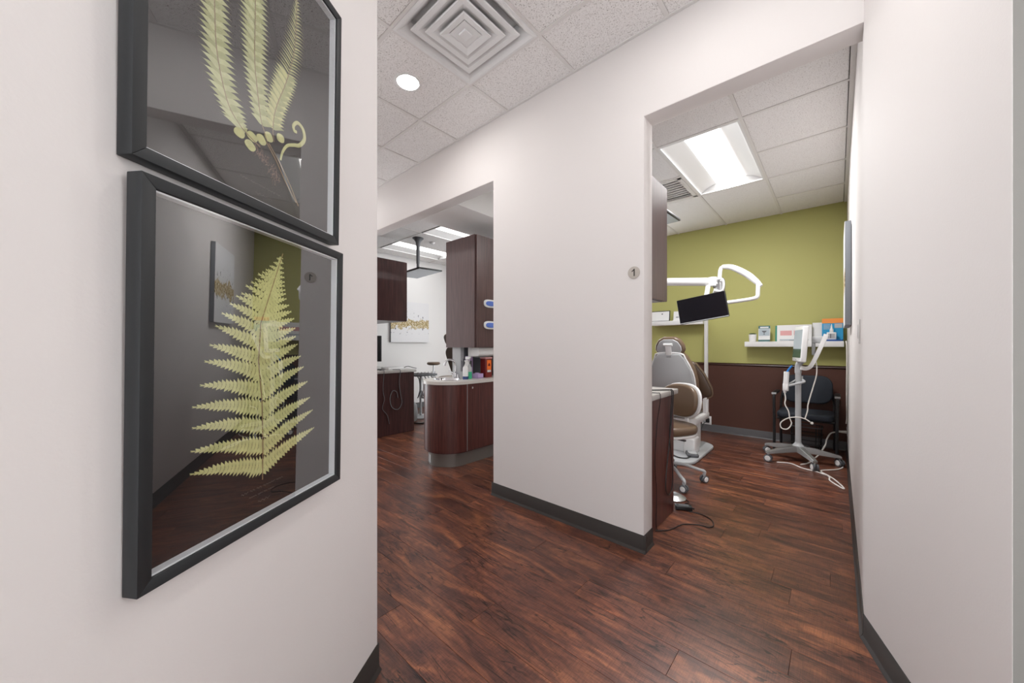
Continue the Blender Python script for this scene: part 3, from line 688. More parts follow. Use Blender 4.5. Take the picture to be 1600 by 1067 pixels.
# ------------------------------------------------------------------ cabinets of room 1
def cabinet_unit(name, label, loc, w_, d_, h_, m, kick=0.0, doors=2, group=None, face='y', cat='cabinet'):
    # body with door leaves on the room side (+y); origin at the right front foot against the wall, extends to -x and +y
    t = thing(name, label, cat, loc, 0, group)
    b = new(); bb(b, -w_, 0, 0, d_-0.02, kick, h_, 0.002, 1)
    obj('body', b, m, t, smooth=False)
    dw = w_/doors
    for i in range(doors):
        dr = obj('door', BB(-w_+i*dw+0.002, -w_+(i+1)*dw-0.002, d_-0.019, d_, kick+0.002, h_-0.002, 0.0015, 1), m, t, smooth=False)
        hx = -w_+(i+1)*dw-0.04 if i % 2 == 0 else -w_+i*dw+0.04
        hg = new(); hz = h_-0.1 if kick or h_ < 0.95 and loc[2] < 0.3 else 0.1
        tube(hg, [(hx, d_, hz-0.05), (hx, d_+0.028, hz-0.045), (hx, d_+0.028, hz+0.045), (hx, d_, hz+0.05)], 0.005, 8, 4); obj('handle', hg, 'silver', dr)
    if kick: obj('toe_kick', BB(-w_, -0.0, 0, d_-0.07, 0, kick), 'base', t, smooth=False)
    return t
cabinet_unit('base_cabinet', 'dark brown base cabinet just inside the doorway with hanging black cords', (-0.90, WB+0.002, 0), 1.15, 0.552, 0.865, 'cab_red')
ct = tag(obj('countertop', BB(-2.05, -0.878, WB+0.002, 2.822, 0.866, 0.902, 0.004), 'counter'), 'light grey countertop on the dark cabinet inside the doorway', 'countertop')
t = cabinet_unit('upper_cabinet', 'dark brown upper wall cabinet just inside the doorway', (-0.90, WB+0.002, 1.53), 1.15, 0.415, 0.80, 'cab2')
obj('light_rail', BB(-1.12, -0.02, 0.02, 0.36, -0.004, 0.0), 'cab2', t, smooth=False)

def cable(name, label, pts, r, m, group=None, sub=8):
    g = new(); tube(g, pts, r, 6, sub); return tag(obj(name, g, m), label, 'cable', group)
fx = -0.896
cable('black_cable', 'black cord drooping in a loop down the cabinet end panel', [(-1.05, 2.50, 0.907), (-0.95, 2.60, 0.907), (-0.89, 2.66, 0.9075), (-0.8735, 2.675, 0.905), (-0.871, 2.69, 0.86), (fx+0.004, 2.70, 0.62), (fx+0.004, 2.62, 0.36), (fx+0.004, 2.60, 0.22), (fx+0.004, 2.66, 0.16), (fx+0.004, 2.73, 0.20), (fx+0.004, 2.735, 0.34), (fx+0.004, 2.68, 0.58), (-0.871, 2.66, 0.86), (-0.8735, 2.65, 0.905), (-0.89, 2.64, 0.9075), (-0.98, 2.56, 0.907), (-1.1, 2.46, 0.907)], 0.0035, 'wire_b')
cable('black_cable', 'thin black cord hanging straight at the pier edge of the cabinet', [(-1.0, 2.40, 0.906), (-0.89, 2.43, 0.9065), (-0.874, 2.435, 0.904), (-0.872, 2.44, 0.86), (fx+0.003, 2.44, 0.7), (fx+0.003, 2.40, 0.45), (fx+0.003, 2.43, 0.25), (fx+0.003, 2.42, 0.05), (-0.885, 2.42, 0.004)], 0.0025, 'wire_b')
cable('black_cable', 'black cord snaking over the floor from the power brick', [(-0.805, 2.83, 0.012), (-0.74, 2.86, 0.004), (-0.66, 2.82, 0.004), (-0.625, 2.74, 0.004), (-0.64, 2.69, 0.004), (-0.70, 2.68, 0.004), (-0.78, 2.62, 0.004), (-0.81, 2.53, 0.004), (-0.83, 2.47, 0.004), (-0.89, 2.40, 0.004)], 0.0032, 'wire_b')
t = thing('power_brick', 'black power adapter lying on the floor by the cabinet foot', 'adapter', (-0.855, 2.865, 0), 28)
obj('case', B((0, 0, 0.017), (0.115, 0.052, 0.032), 0.006, 3), 'black2', t)
g = new(); cyl(g, (0.057, 0, 0.014), (0.075, 0, 0.012), 0.006, 0.004, 10); obj('strain_relief', g, 'black2', t)
g = new(); box(g, (0, 0, 0.0335), (0.07, 0.03, 0.001)); obj('rating_label', g, 'grey_d', t, smooth=False)

# ------------------------------------------------------------------ wall plates and canvas on the right wall
t = thing('light_switch', 'white rocker switch plate on the right wall near the doorway', 'light switch', (RX, 2.47, 1.29), -90)
obj('plate', B((0, -0.003, 0), (0.075, 0.006, 0.118), 0.002), 'white', t); obj('rocker', B((0, -0.007, 0), (0.034, 0.006, 0.066), 0.002), 'white_m', t)
t = thing('wall_outlet', 'white outlet on the right wall with a plugged in white adapter', 'outlet', (RX, 5.36, 0.30), -90)
obj('plate', B((0, -0.003, 0), (0.072, 0.006, 0.115), 0.002), 'white', t); obj('socket', B((0, -0.007, 0.022), (0.03, 0.003, 0.028), 0.001), 'white_m', t)
g = new(); cyl(g, (0, -0.008, -0.02), (0, -0.075, -0.022), 0.016, 0.011, 14); cyl(g, (0, -0.075, -0.022), (0, -0.10, -0.03), 0.009, 0.005, 10); obj('plug', g, 'wire_w', t)
t = thing('wall_outlet', 'white outlet low on the brown wainscot with black plug', 'outlet', (-1.395, GY-0.006, 0.155))
obj('plate', B((0, -0.003, 0), (0.122, 0.006, 0.118), 0.002), 'white', t)
obj('plug', B((0.015, -0.022, 0.0), (0.045, 0.034, 0.06), 0.006, 3), 'black2', t); g = new(); tube(g, [(0.0, -0.02, -0.02), (-0.03, -0.05, -0.05), (-0.05, -0.06, -0.11), (-0.06, -0.08, -0.148)], 0.004, 6, 6); obj('plug_cord', g, 'wire_b', t)
for z in (0.028, -0.028): obj('socket', B((-0.032, -0.007, z), (0.03, 0.003, 0.03), 0.001), 'grey', t)
t = thing('canvas_painting', 'white canvas with gold smear on the right wall, seen edge on', 'painting', (RX, 4.15, 1.38), -90)
obj('stretcher', B((0, -0.021, 0.4), (0.70, 0.036, 0.80), 0.003), 'canvas_side', t); obj('canvas', B((0, -0.0405, 0.4), (0.70, 0.003, 0.80)), 'canvas_a', t, smooth=False)

# wire running up the right wall corner
cable('white_cable', 'white cable running up the corner of the right wall from the shelf end', [(RX-0.012, 5.50, 1.27), (RX-0.008, 5.45, 1.22), (RX-0.006, 5.43, 1.0), (RX-0.008, 5.44, 0.7), (RX-0.006, 5.40, 0.45), (RX-0.012, 5.37, 0.37)], 0.006, 'wire_w')

# ------------------------------------------------------------------ shelves on the green wall and what stands on them
def shelf(x0, x1, z1, h, label, d=0.19):
    t = thing('wall_shelf', label, 'shelf', ((x0+x1)/2, GY, z1-h), 0, 'floating white shelves on the green wall')
    w_ = x1-x0
    obj('board', BB(-w_/2, w_/2, -d, 0, 0, h, 0.003), 'white', t)
    obj('end_cap', BB(-w_/2-0.004, -w_/2, -d, 0, 0.001, h-0.001), 'white_m', t, smooth=False); obj('end_cap', BB(w_/2, w_/2+0.004, -d, 0, 0.001, h-0.001), 'white_m', t, smooth=False)
SZ = 1.272
shelf(-0.90, 0.050, SZ, 0.066, 'white floating shelf behind the scanner cart holding brochures')
SZ2 = 1.586
shelf(-2.115, -1.40, SZ2, 0.062, 'white floating shelf behind the tilted monitor holding certificate')
t = thing('certificate_frame', 'small black framed certificate on the left white shelf', 'picture frame', (-2.03, 5.66, SZ2), 0, rx=-8)
obj('frame', BB(-0.15, 0.15, -0.012, 0, 0, 0.165, 0.003), 'black2', t); obj('certificate', BB(-0.138, 0.138, -0.0135, -0.011, 0.012, 0.153), 'white_m', t, smooth=False)
g = new(); prism(g, ellipse(0.022, 0.022, 16), -0.0145, -0.0134, 'y', X=T(0.035, 0, 0.115)); obj('seal', g, 'grey_d', t, smooth=False)
t = thing('card_holder', 'white slanted card holder beside the framed certificate', 'sign holder', (-1.77, 5.64, SZ2), 0, rx=-10)
obj('card', BB(-0.055, 0.055, -0.006, 0, 0, 0.145, 0.002), 'white', t); obj('foot', BB(-0.055, 0.055, -0.03, 0.03, 0, 0.006), 'white', t, smooth=False)
obj('print_mark', BB(-0.02, 0.02, -0.0072, -0.006, 0.05, 0.062), 'grey_d', t, smooth=False)

t = thing('potted_succulent', 'small dark succulent in a round white pot on the shelf', 'potted plant', (-0.825, 5.62, SZ))
g = new(); lathe(g, [(0.034, 0), (0.040, 0.004), (0.044, 0.09), (0.043, 0.094), (0.038, 0.094), (0.037, 0.082), (0, 0.08)], seg=24); obj('pot', g, 'white', t)
g = new(); lathe(g, [(0.0, 0.081), (0.036, 0.083), (0.0, 0.088)], seg=16); obj('soil', g, 'soil', t)
rn = random.Random(2)
for i in range(16):
    a = i*2.4; r = 0.006+0.0018*i; g = new()
    prism(g, [(0, -0.004), (0.012, -0.009), (0.024, -0.005), (0.030, 0), (0.024, 0.005), (0.012, 0.009), (0, 0.004)], -0.002, 0.003, 'z', bev=0.001, seg=1)
    obj('leaf', g, 'leaf', t, T(r*math.cos(a)*0.6, r*math.sin(a)*0.6, 0.088, ry=-(62-i*2.4), rz=math.degrees(a)))
t = thing('brochure', 'upright card with dark teal bands and a glass drawing on the shelf', 'brochure', (-0.70, 5.60, SZ), 0, rx=-9)
obj('board', BB(-0.062, 0.062, 0, 0.006, 0, 0.205, 0.001, 1), 'white_m', t, smooth=False)
obj('header_band', BB(-0.062, 0.062, -0.001, 0, 0.168, 0.205), 'teal_d', t, smooth=False); obj('footer_band', BB(-0.062, 0.062, -0.001, 0, 0, 0.024), 'teal_d', t, smooth=False)
obj('picture_area', BB(-0.058, 0.058, -0.0008, 0, 0.075, 0.165), 'screen_light', t, smooth=False)
obj('header_text', BB(-0.045, 0.045, -0.0016, -0.001, 0.176, 0.192), 'white_m', t, smooth=False)
g = new(); prism(g, [(-0.026, 0.05), (0.026, 0.05), (0.020, 0.036), (0.005, 0.028), (0.003, 0.008), (0.012, 0), (-0.012, 0), (-0.003, 0.008), (-0.005, 0.028), (-0.020, 0.036)], -0.0018, -0.0008, 'y', X=T(0, 0, 0.09)); obj('drawing', g, 'grey_d', t, smooth=False)
obj('easel_leg', BB(-0.01, 0.01, 0.006, 0.012, 0, 0.18), 'grey_d', t, smooth=False)
t = thing('brochure', 'wide white and mint brochure box with two pink photos on the shelf', 'brochure', (-0.40, 5.62, SZ), 0, rx=-6)
obj('board', BB(-0.17, 0.17, 0, 0.04, 0, 0.205, 0.002, 1), 'white_m', t, smooth=False); obj('mint_edge', BB(-0.186, -0.168, -0.001, 0.038, 0, 0.20), 'teal', t, smooth=False)
obj('photo', BB(-0.135, -0.02, -0.0012, 0, 0.075, 0.135), 'pink', t, smooth=False); obj('photo', BB(0.0, 0.135, -0.0012, 0, 0.075, 0.135), 'pink', t, smooth=False)
obj('caption_band', BB(-0.14, 0.14, -0.0012, 0, 0.012, 0.028), 'screen_light', t, smooth=False)
t = thing('paper_stack', 'few loose white papers lying on the shelf in front of the brochure box', 'papers', (-0.44, 5.575, SZ), 4)
for i in range(3): obj('sheet', BB(-0.11+0.01*i, 0.09+0.01*i, -0.02, 0.03, 0.0035*i, 0.0035*i+0.0028), 'white_m', t, smooth=False)
obj('pen', B((0.05, -0.005, 0.0125), (0.11, 0.006, 0.005), 0.002), 'grey_d', t)
t = thing('card_stand', 'plain off white folder standing between the two brochures', 'folder', (-0.155, 5.69, SZ), 0, rx=-4)
obj('cover', BB(-0.07, 0.07, 0, 0.008, 0, 0.225, 0.001, 1), 'white_m', t, smooth=False); obj('spine', BB(-0.073, -0.069, -0.001, 0.012, 0, 0.225), 'grey', t, smooth=False)
t = thing('brochure', 'tall blue brochure with orange top in a holder at shelf end', 'brochure', (-0.045, 5.655, SZ), 0, rx=-5)
obj('board', BB(-0.093, 0.093, 0, 0.010, 0, 0.268, 0.001, 1), 'blue2', t, smooth=False); obj('orange_band', BB(-0.093, 0.093, -0.001, 0, 0.212, 0.268), 'orange', t, smooth=False)
obj('text_block', BB(0.018, 0.086, -0.0012, 0, 0.155, 0.205), 'grey', t, smooth=False)
for i in range(4): obj('text_line', BB(-0.08, -0.02+0.012*(i % 2), -0.0012, 0, 0.19-0.016*i, 0.197-0.016*i), 'screen_light', t, smooth=False)
t = thing('dropper_bottle', 'white squeeze bottle with pointed tip in front of the blue brochure', 'bottle', (-0.052, 5.595, SZ+0.018))
g = new(); prism(g, rrect(0.085, 0.034, 0.014, 4), 0, 0.085, 'z', bev=0.006); obj('body', g, 'white', t)
g = new(); lathe(g, [(0.016, 0.085), (0.017, 0.092), (0.016, 0.118), (0.010, 0.128), (0.005, 0.165), (0.003, 0.18), (0, 0.181)], seg=16); obj('nozzle', g, 'white', t)
obj('label', BB(-0.03, 0.03, -0.0182, -0.0168, 0.015, 0.07), 'grey', t, smooth=False); obj('label_stripe', BB(-0.012, -0.004, -0.0188, -0.018, 0.018, 0.066), 'grey_d', t, smooth=False)
t = thing('blue_tray', 'shallow blue tray under the squeeze bottle at the shelf end', 'tray', (-0.04, 5.59, SZ))
g = new(); prism(g, rrect(0.17, 0.068, 0.02, 4), 0, 0.016, 'z', bev=0.003); obj('dish', g, 'blue_d', t)
g = new(); prism(g, rrect(0.178, 0.076, 0.024, 4), 0.012, 0.0175, 'z', bev=0.002); obj('rim', g, 'blue_d', t)

# ------------------------------------------------------------------ dental chair of room 1 (back turned to us)
def dental_chair(label, loc, rz, full=True):
    t = thing('dental_chair', label, 'dental chair', loc, rz)
    g = new(); prism(g, rrect(0.80, 1.10, 0.22, 6, -0.13, 0), 0, 0.035, 'z', bev=0.012); obj('floor_plate', g, 'grey', t)
    g = new(); prism(g, rrect(0.24, 0.40, 0.06, 4), 0.03, 0.34, 'z', bev=0.02, X=T(0.04, 0.10, 0)); bb(g, 0.08, 0.20, -0.14, 0.06, 0.03, 0.20, 0.02, 3); obj('pedestal', g, 'white', t)
    g = new(); prism(g, rrect(0.40, 0.70, 0.1, 5), 0.34, 0.42, 'z', bev=0.02, X=T(0, 0.2, 0)); obj('seat_pan', g, 'white', t)
    g = new(); prism(g, rrect(0.36, 0.80, 0.13, 6), 0.42, 0.52, 'z', bev=0.035, seg=4, X=T(-0.02, 0.28, 0)); obj('seat_cushion', g, 'leather', t)
    X = T(0, -0.16, 0.42, rx=14)
    out = [(-0.20, 0.02), (0.20, 0.02), (0.235, 0.20), (0.235, 0.42), (0.215, 0.55), (0.16, 0.68), (0.115, 0.74), (-0.115, 0.74), (-0.16, 0.68), (-0.215, 0.55), (-0.235, 0.42), (-0.235, 0.20)]
    g = new(); prism(g, out, -0.03, 0.0, 'y', bev=0.014, seg=3, X=X); obj('back_shell', g, 'grey', t)
    g = new(); prism(g, [(x*1.10, z+0.012) for x, z in out], 0.0, 0.085, 'y', bev=0.03, seg=4, X=X); bk = obj('back_cushion', g, 'leather', t)
    g = new(); tube(g, [(x*1.02, -0.012, z+0.001) for x, z in out[1:-1]], 0.009, 6, 3, X=X); obj('shell_rim', g, 'white', t)
    # headrest
    H = X @ T(0, 0.01, 0.80)
    hs = [(-0.06, -0.075), (0.06, -0.075), (0.12, -0.065), (0.145, -0.03), (0.138, 0.02), (0.105, 0.075), (0.055, 0.103), (-0.055, 0.103), (-0.105, 0.075), (-0.138, 0.02), (-0.145, -0.03), (-0.12, -0.065)]
    g = new(); prism(g, hs, -0.022, -0.002, 'y', bev=0.008, seg=3, X=H @ T(0, 0, 0, s=0.9)); hp = obj('headrest_plate', g, 'grey', t)
    g = new(); prism(g, [(x*1.08, z*1.08) for x, z in hs], -0.005, 0.07, 'y', bev=0.028, seg=4, X=H); obj('headrest_cushion', g, 'leather', t)
    g = new(); box(g, (0, -0.03, -0.03), (0.062, 0.02, 0.15), 0.006, X=H); cyl(g, (-0.045, -0.036, 0.04), (0.045, -0.036, 0.04), 0.014, seg=14, X=H); box(g, (0, -0.02, -0.12), (0.062, 0.014, 0.09), 0.004, X=H); obj('headrest_bracket', g, 'white', hp)
    for s in (-1, 1):
        w_ = [(s*a, b) for a, b in [(0.14, 0.66), (0.21, 0.63), (0.29, 0.52), (0.36, 0.37), (0.365, 0.29), (0.31, 0.25), (0.25, 0.29), (0.21, 0.40), (0.17, 0.50)]]
        g = new(); prism(g, w_, 0.0, 0.07, 'y', bev=0.025, seg=3, X=T(0, -0.08, 0.40, rx=6)); ar = obj('arm_wing', g, 'leather_d', t)
        g = new(); tube(g, [(a, -0.002, b) for a, b in w_[1:6]], 0.006, 6, 4, X=T(0, -0.08, 0.40, rx=6)); obj('piping', g, 'leather', ar)
        g = new(); prism(g, rrect(0.05, 0.17, 0.02, 4), 0, 0.05, 'y', bev=0.008, X=T(s*0.275, -0.03, 0.56)); obj('arm_support', g, 'white', t)
    return t
dental_chair('brown leather dental chair with grey back shell seen from behind in room 1', (-1.355, 4.40, 0), 0)

t = thing('foot_control', 'grey foot control with dark cable on the dental chair floor plate', 'foot pedal', (-1.17, 4.22, 0.035), 25)
g = new(); prism(g, rrect(0.11, 0.19, 0.03, 5), 0, 0.03, 'z', bev=0.008); obj('pedal_body', g, 'grey_d', t)
g = new(); prism(g, rrect(0.085, 0.15, 0.025, 5), 0.028, 0.042, 'z', bev=0.006); obj('pedal_plate', g, 'grey', t)
g = new(); tube(g, [(-0.03, -0.09, 0.015), (-0.08, -0.16, 0.01), (-0.16, -0.14, 0.008), (-0.22, -0.02, 0.01)], 0.006, 6, 6); obj('pedal_cable', g, 'wire_b', t)

# ------------------------------------------------------------------ operator stool
def caster(parent, x, y, a, r=0.03, m1='grey_d', m2='white', z0=0.0):
    c = new(); d = Vector((-math.sin(a), math.cos(a), 0)); p = Vector((x, y, z0+r))
    for s in (-1, 1): cyl(c, p+d*s*0.008, p+d*s*0.024, r, r*0.96, 18)
    o = obj('caster', c, m1, parent)
    g = new()
    for s in (-1, 1): cyl(g, p+d*s*0.0235, p+d*s*0.027, r*0.72, r*0.6, 16)
    cyl(g, p+Vector((0, 0, r*0.2)), p+Vector((0, 0, r+0.012)), 0.007, seg=8); obj('hub', g, m2, o)
def stool(label, loc, rz, body='leather', base='grey', n0=26, seat_z=0.47, back=True):
    t = thing('operator_stool', label, 'stool', loc, rz)
    for k in range(5):
        a = R(n0+72*k-rz); g = new(); L = 0.31
        c, s = math.cos(a), math.sin(a)
        tube(g, [(0.03*c, 0.03*s, 0.155), (0.15*c, 0.15*s, 0.145), (0.26*c, 0.26*s, 0.112), (L*c, L*s, 0.098), (L*c, L*s, 0.07)], 0.014, 8, 4); obj('leg', g, base, t)
        caster(t, L*c, L*s, a+0.6, 0.032)
    g = new(); lathe(g, [(0.045, 0.12), (0.048, 0.17), (0.03, 0.185), (0.027, 0.30), (0.018, 0.305), (0.018, seat_z-0.08)], seg=20); obj('gas_column', g, 'grey', t)
    g = new(); prism(g, rrect(0.24, 0.26, 0.05, 4), seat_z-0.085, seat_z-0.05, 'z', bev=0.008); bb(g, 0.06, 0.20, -0.01, 0.012, seat_z-0.082, seat_z-0.066); obj('mechanism', g, 'grey_d', t)
    g = new(); prism(g, ellipse(0.45, 0.43, 32, p=2.8), seat_z-0.052, seat_z-0.03, 'z', bev=0.006); obj('seat_shell', g, 'white', t)
    g = new(); prism(g, ellipse(0.47, 0.45, 36, p=2.8), seat_z-0.03, seat_z+0.045, 'z', bev=0.032, seg=4); obj('seat', g, body, t)
    if back:
        X = T(0, 0.20, seat_z+0.24, rx=-6)
        o_ = ellipse(0.40, 0.30, 36, p=2.5)
        def bend(bm, k):
            for v in bm.verts: v.co.y -= k*v.co.x**2
        g = new(); prism(g, ellipse(0.425, 0.325, 36, p=2.5), 0.0, 0.03, 'y', bev=0.01, seg=3); bend(g, 0.7); g.transform(X); obj('back_shell', g, 'white', t)
        g = new(); prism(g, o_, -0.055, 0.002, 'y', bev=0.026, seg=4); bend(g, 0.7); g.transform(X); obj('backrest', g, body, t)
        g = new(); tube(g, [(0, 0.05, seat_z-0.07), (0, 0.22, seat_z-0.07), (0, 0.262, seat_z-0.02), (0, 0.25, seat_z+0.12), (0, 0.225, seat_z+0.24)], 0.018, 10, 5); obj('back_post', g, 'white', t)
    return t
stool('brown operator stool with white shell back and grey caster base behind the cabinet', (-1.165, 3.42, 0), -24)
t = thing('foot_switch', 'chrome round foot switch on the floor beside the stool casters', 'foot pedal', (-0.975, 3.035, 0))
g = new(); lathe(g, [(0.085, 0), (0.088, 0.008), (0.07, 0.018), (0.05, 0.03), (0.03, 0.034), (0, 0.035)], seg=28); obj('dome', g, 'silver', t)
g = new(); lathe(g, [(0.0, 0.035), (0.02, 0.036), (0.018, 0.044), (0, 0.046)], seg=16); obj('button', g, 'grey', t)
g = new(); tube(g, [(0.08, 0.01, 0.008), (0.11, -0.01, 0.004), (0.115, -0.04, 0.004), (0.10, -0.06, 0.004)], 0.0035, 6, 6); obj('lead', g, 'wire_b', t)

# ------------------------------------------------------------------ delivery post with arm, tilted monitor and lamp arm
t = thing('delivery_arm', 'white dental arm on a post with tilted black monitor before green wall', 'dental unit', (-1.345, 5.50, 0.60))
def W(x, y, z): return (x+1.345, y-5.50, z-0.60)
g = new(); cyl(g, (0, 0, 0.0), (0, 0, 1.11), 0.024, seg=18); po = obj('post', g, 'white', t)
for z in (1.10,):
    g = new(); cyl(g, (0, 0, z), (0, 0.235, z), 0.018, seg=12); box(g, (0, 0.2325, z), (0.08, 0.006, 0.08), 0.002); obj('wall_bracket', g, 'white', po)
g = new(); tube(g, [(0, 0, 1.06), (0.02, -0.10, 1.12), W(-1.22, 5.2, 1.78), W(-1.12, 4.95, 1.86), W(-1.07, 4.85, 1.93)], 0.022, 10, 5); obj('post_elbow', g, 'white', t)
g = new(); tube(g, [W(-1.95, 4.70, 2.06), W(-1.54, 4.70, 2.015), W(-1.10, 4.70, 1.965)], 0.048, 18, 3); lathe(g, [(0.0, -0.055), (0.05, -0.05), (0.052, 0.05), (0.0, 0.055)], seg=20, X=T(*W(-1.085, 4.70, 1.963))); obj('boom', g, 'white', t)
g = new(); lathe(g, [(0.03, -0.10), (0.045, -0.09), (0.05, -0.02), (0.046, 0.05), (0.03, 0.07), (0.0, 0.07)], seg=20, X=T(*W(-1.005, 4.72, 1.93))); cyl(g, W(-1.08, 4.71, 1.93), W(-1.0, 4.72, 1.93), 0.04, seg=16); obj('joint', g, 'silver', t)
g = new(); tube(g, [W(-1.03, 4.66, 1.98), W(-0.97, 4.64, 1.97), W(-0.955, 4.64, 1.90), W(-0.98, 4.65, 1.84), W(-1.06, 4.68, 1.86)], 0.012, 10, 5); obj('joint_handle', g, 'white', t)
# lamp arm: riser, curved upper link, drop and return link
g = new(); tube(g, [W(-1.01, 4.70, 1.975), W(-1.005, 4.68, 2.0), W(-0.998, 4.68, 2.08), W(-0.98, 4.68, 2.12)], 0.021, 12, 5); la = obj('lamp_arm', g, 'white', t)
g = new(); P = [W(-0.98, 4.68, 2.12), W(-0.87, 4.66, 2.09), W(-0.74, 4.64, 2.00), W(-0.66, 4.62, 1.92), W(-0.60, 4.60, 1.85)]; tube(g, P, 0.03, 14, 5, rad=lambda u: 0.020+0.014*math.sin(min(1, u*1.05)*PI)**0.6); obj('upper_link', g, 'white', la)
g = new(); tube(g, [W(-0.625, 4.60, 1.88), W(-0.628, 4.60, 1.80), W(-0.632, 4.60, 1.745), W(-0.66, 4.60, 1.725), W(-0.75, 4.62, 1.715), W(-1.0, 4.66, 1.70)], 0.02, 12, 5); obj('lower_link', g, 'white', la)
g = new(); tube(g, [W(-1.12, 4.66, 1.91), W(-1.125, 4.64, 1.84), W(-1.13, 4.62, 1.78), W(-1.13, 4.62, 1.66)], 0.026, 12, 4); obj('monitor_hanger', g, 'white', t)
Xm = T(*W(-1.165, 4.57, 1.652), rz=2, ry=-8.5)
mo = obj('monitor', B((0, 0.018, 0), (0.515, 0.036, 0.292), 0.008, X=Xm), 'black2', t)
obj('screen', B((0, -0.001, 0.006), (0.50, 0.003, 0.272), X=Xm), 'screen', mo, smooth=False)
obj('bezel_strip', B((0, -0.002, -0.138), (0.51, 0.003, 0.008), X=Xm), 'grey', mo, smooth=False)

# ------------------------------------------------------------------ scanner cart
t = thing('scanner_cart', 'white rolling intraoral scanner cart with tilted screen before the chair', 'medical cart', (-0.31, 4.88, 0))
for k in range(5):
    a = R(8+72*k); c, s = math.cos(a), math.sin(a); q = (-s, c); L = 0.345
    g = new(); vs = []; fs = []
    for u, hw, zt, zb in ((0.02, 0.034, 0.165, 0.10), (0.15, 0.030, 0.150, 0.095), (0.30, 0.026, 0.118, 0.085), (L, 0.024, 0.106, 0.082)):
        for sx, zz in ((-1, zb), (1, zb), (0.8, zt), (-0.8, zt)): vs.append((u*c+q[0]*hw*sx, u*s+q[1]*hw*sx, zz))
    for j in range(3):
        for i in range(4): fs.append((4*j+i, 4*j+(i+1) % 4, 4*j+4+(i+1) % 4, 4*j+4+i))
    fs += [(0, 1, 2, 3), (15, 14, 13, 12)]; add(g, vs, fs); bmesh.ops.recalc_face_normals(g, faces=g.faces); bmesh.ops.bevel(g, geom=g.edges[:], offset=0.006, segments=2, affect='EDGES', clamp_overlap=True)
    obj('leg', g, 'silver', t); caster(t, L*c*0.95, L*s*0.95, a+0.9*(k % 3-1), 0.038, 'grey_d', 'white')
g = new(); lathe(g, [(0.05, 0.10), (0.052, 0.165), (0.03, 0.19), (0.028, 0.2), (0.0, 0.2)], seg=20); cyl(g, (0, 0, 0.19), (0, 0, 0.94), 0.026, seg=20); obj('column', g, 'grey', t)
g = new(); tube(g, [(0, 0, 0.93), (0.0, 0, 0.99), (0.01, -0.01, 1.035), (0.03, -0.02, 1.06)], 0.03, 14, 5); obj('column_top', g, 'grey', t)
g = new(); P = [(0.02, -0.02, 0.99), (0.075, -0.03, 0.985), (0.12, -0.03, 1.04), (0.205, -0.035, 1.27), (0.225, -0.035, 1.335)]
pp = smooth_path(P, 5); vs = []; fs = []
for i, p in enumerate(pp):
    d = (pp[min(i+1, len(pp)-1)]-pp[max(i-1, 0)]).normalized(); nrm = Vector((-d.z, 0, d.x)); 
    for sx, sy in ((-1, -1), (1, -1), (1, 1), (-1, 1)): vs.append(p+nrm*0.018*sx+Vector((0, 0.05*sy, 0)))
for j in range(len(pp)-1):
    for i in range(4): fs.append((4*j+i, 4*j+(i+1) % 4, 4*j+4+(i+1) % 4, 4*j+4+i))
fs += [(0, 1, 2, 3), tuple(range(len(vs)-1, len(vs)-5, -1))]; add(g, vs, fs); obj('support_arm', g, 'white', t)
g = new(); box(g, (0.16, 0.0, 1.28), (0.10, 0.09, 0.07), 0.012); box(g, (0.125, 0.0, 1.20), (0.03, 0.07, 0.16), 0.008); obj('screen_mount', g, 'grey', t)
# display: near edge to the right, turned away to the left
Xd = T(0.0, -0.02, 1.235, rz=-73.5, rx=-4)
mo = obj('display', B((0, 0.02, 0), (0.32, 0.05, 0.37), 0.012, 3, X=Xd), 'white', t)
obj('reflection_upper', B((0, -0.0055, 0.05), (0.29, 0.002, 0.20), X=Xd), 'screen_light', mo, smooth=False); obj('reflection_lower', B((0, -0.0055, -0.095), (0.29, 0.002, 0.09), X=Xd), 'screen_green', mo, smooth=False)  # screen reflection painted in as two flat tones, pale above green
g = new(); cyl(g, (0, -0.0075, -0.162), (0, -0.005, -0.162), 0.007, seg=14, X=Xd); obj('home_button', g, 'grey', mo)
g = new(); tube(g, [(0.035, 0.0, 0.86), (0.05, -0.02, 0.845), (0.03, -0.04, 0.835), (-0.08, -0.07, 0.795)], 0.013, 8, 5); tube(g, [(-0.02, 0.0, 0.855), (-0.06, -0.03, 0.825), (-0.09, -0.06, 0.80)], 0.009, 8, 4); cyl(g, (0.03, 0.01, 0.84), (0.03, 0.01, 0.90), 0.01, seg=10); ho = obj('wand_holder', g, 'grey', t)
g = new(); prism(g, rrect(0.05, 0.045, 0.012, 4), 0.74, 0.82, 'z', bev=0.006, X=T(-0.10, -0.075, 0)); obj('holder_cup', g, 'white', ho)
g = new(); tube(g, [(-0.108, -0.075, 0.72), (-0.10, -0.075, 0.80), (-0.094, -0.075, 0.90), (-0.092, -0.075, 0.945)], 0.02, 12, 4, rad=lambda u: 0.012+0.012*min(1, u*3)); wd_ = obj('wand', g, 'white', t)
g = new(); tube(g, [(-0.09, -0.075, 0.94), (-0.07, -0.075, 0.975), (-0.045, -0.075, 1.01)], 0.009, 8, 4); obj('wand_tip', g, 'blue', wd_, label='blue scanner tip')
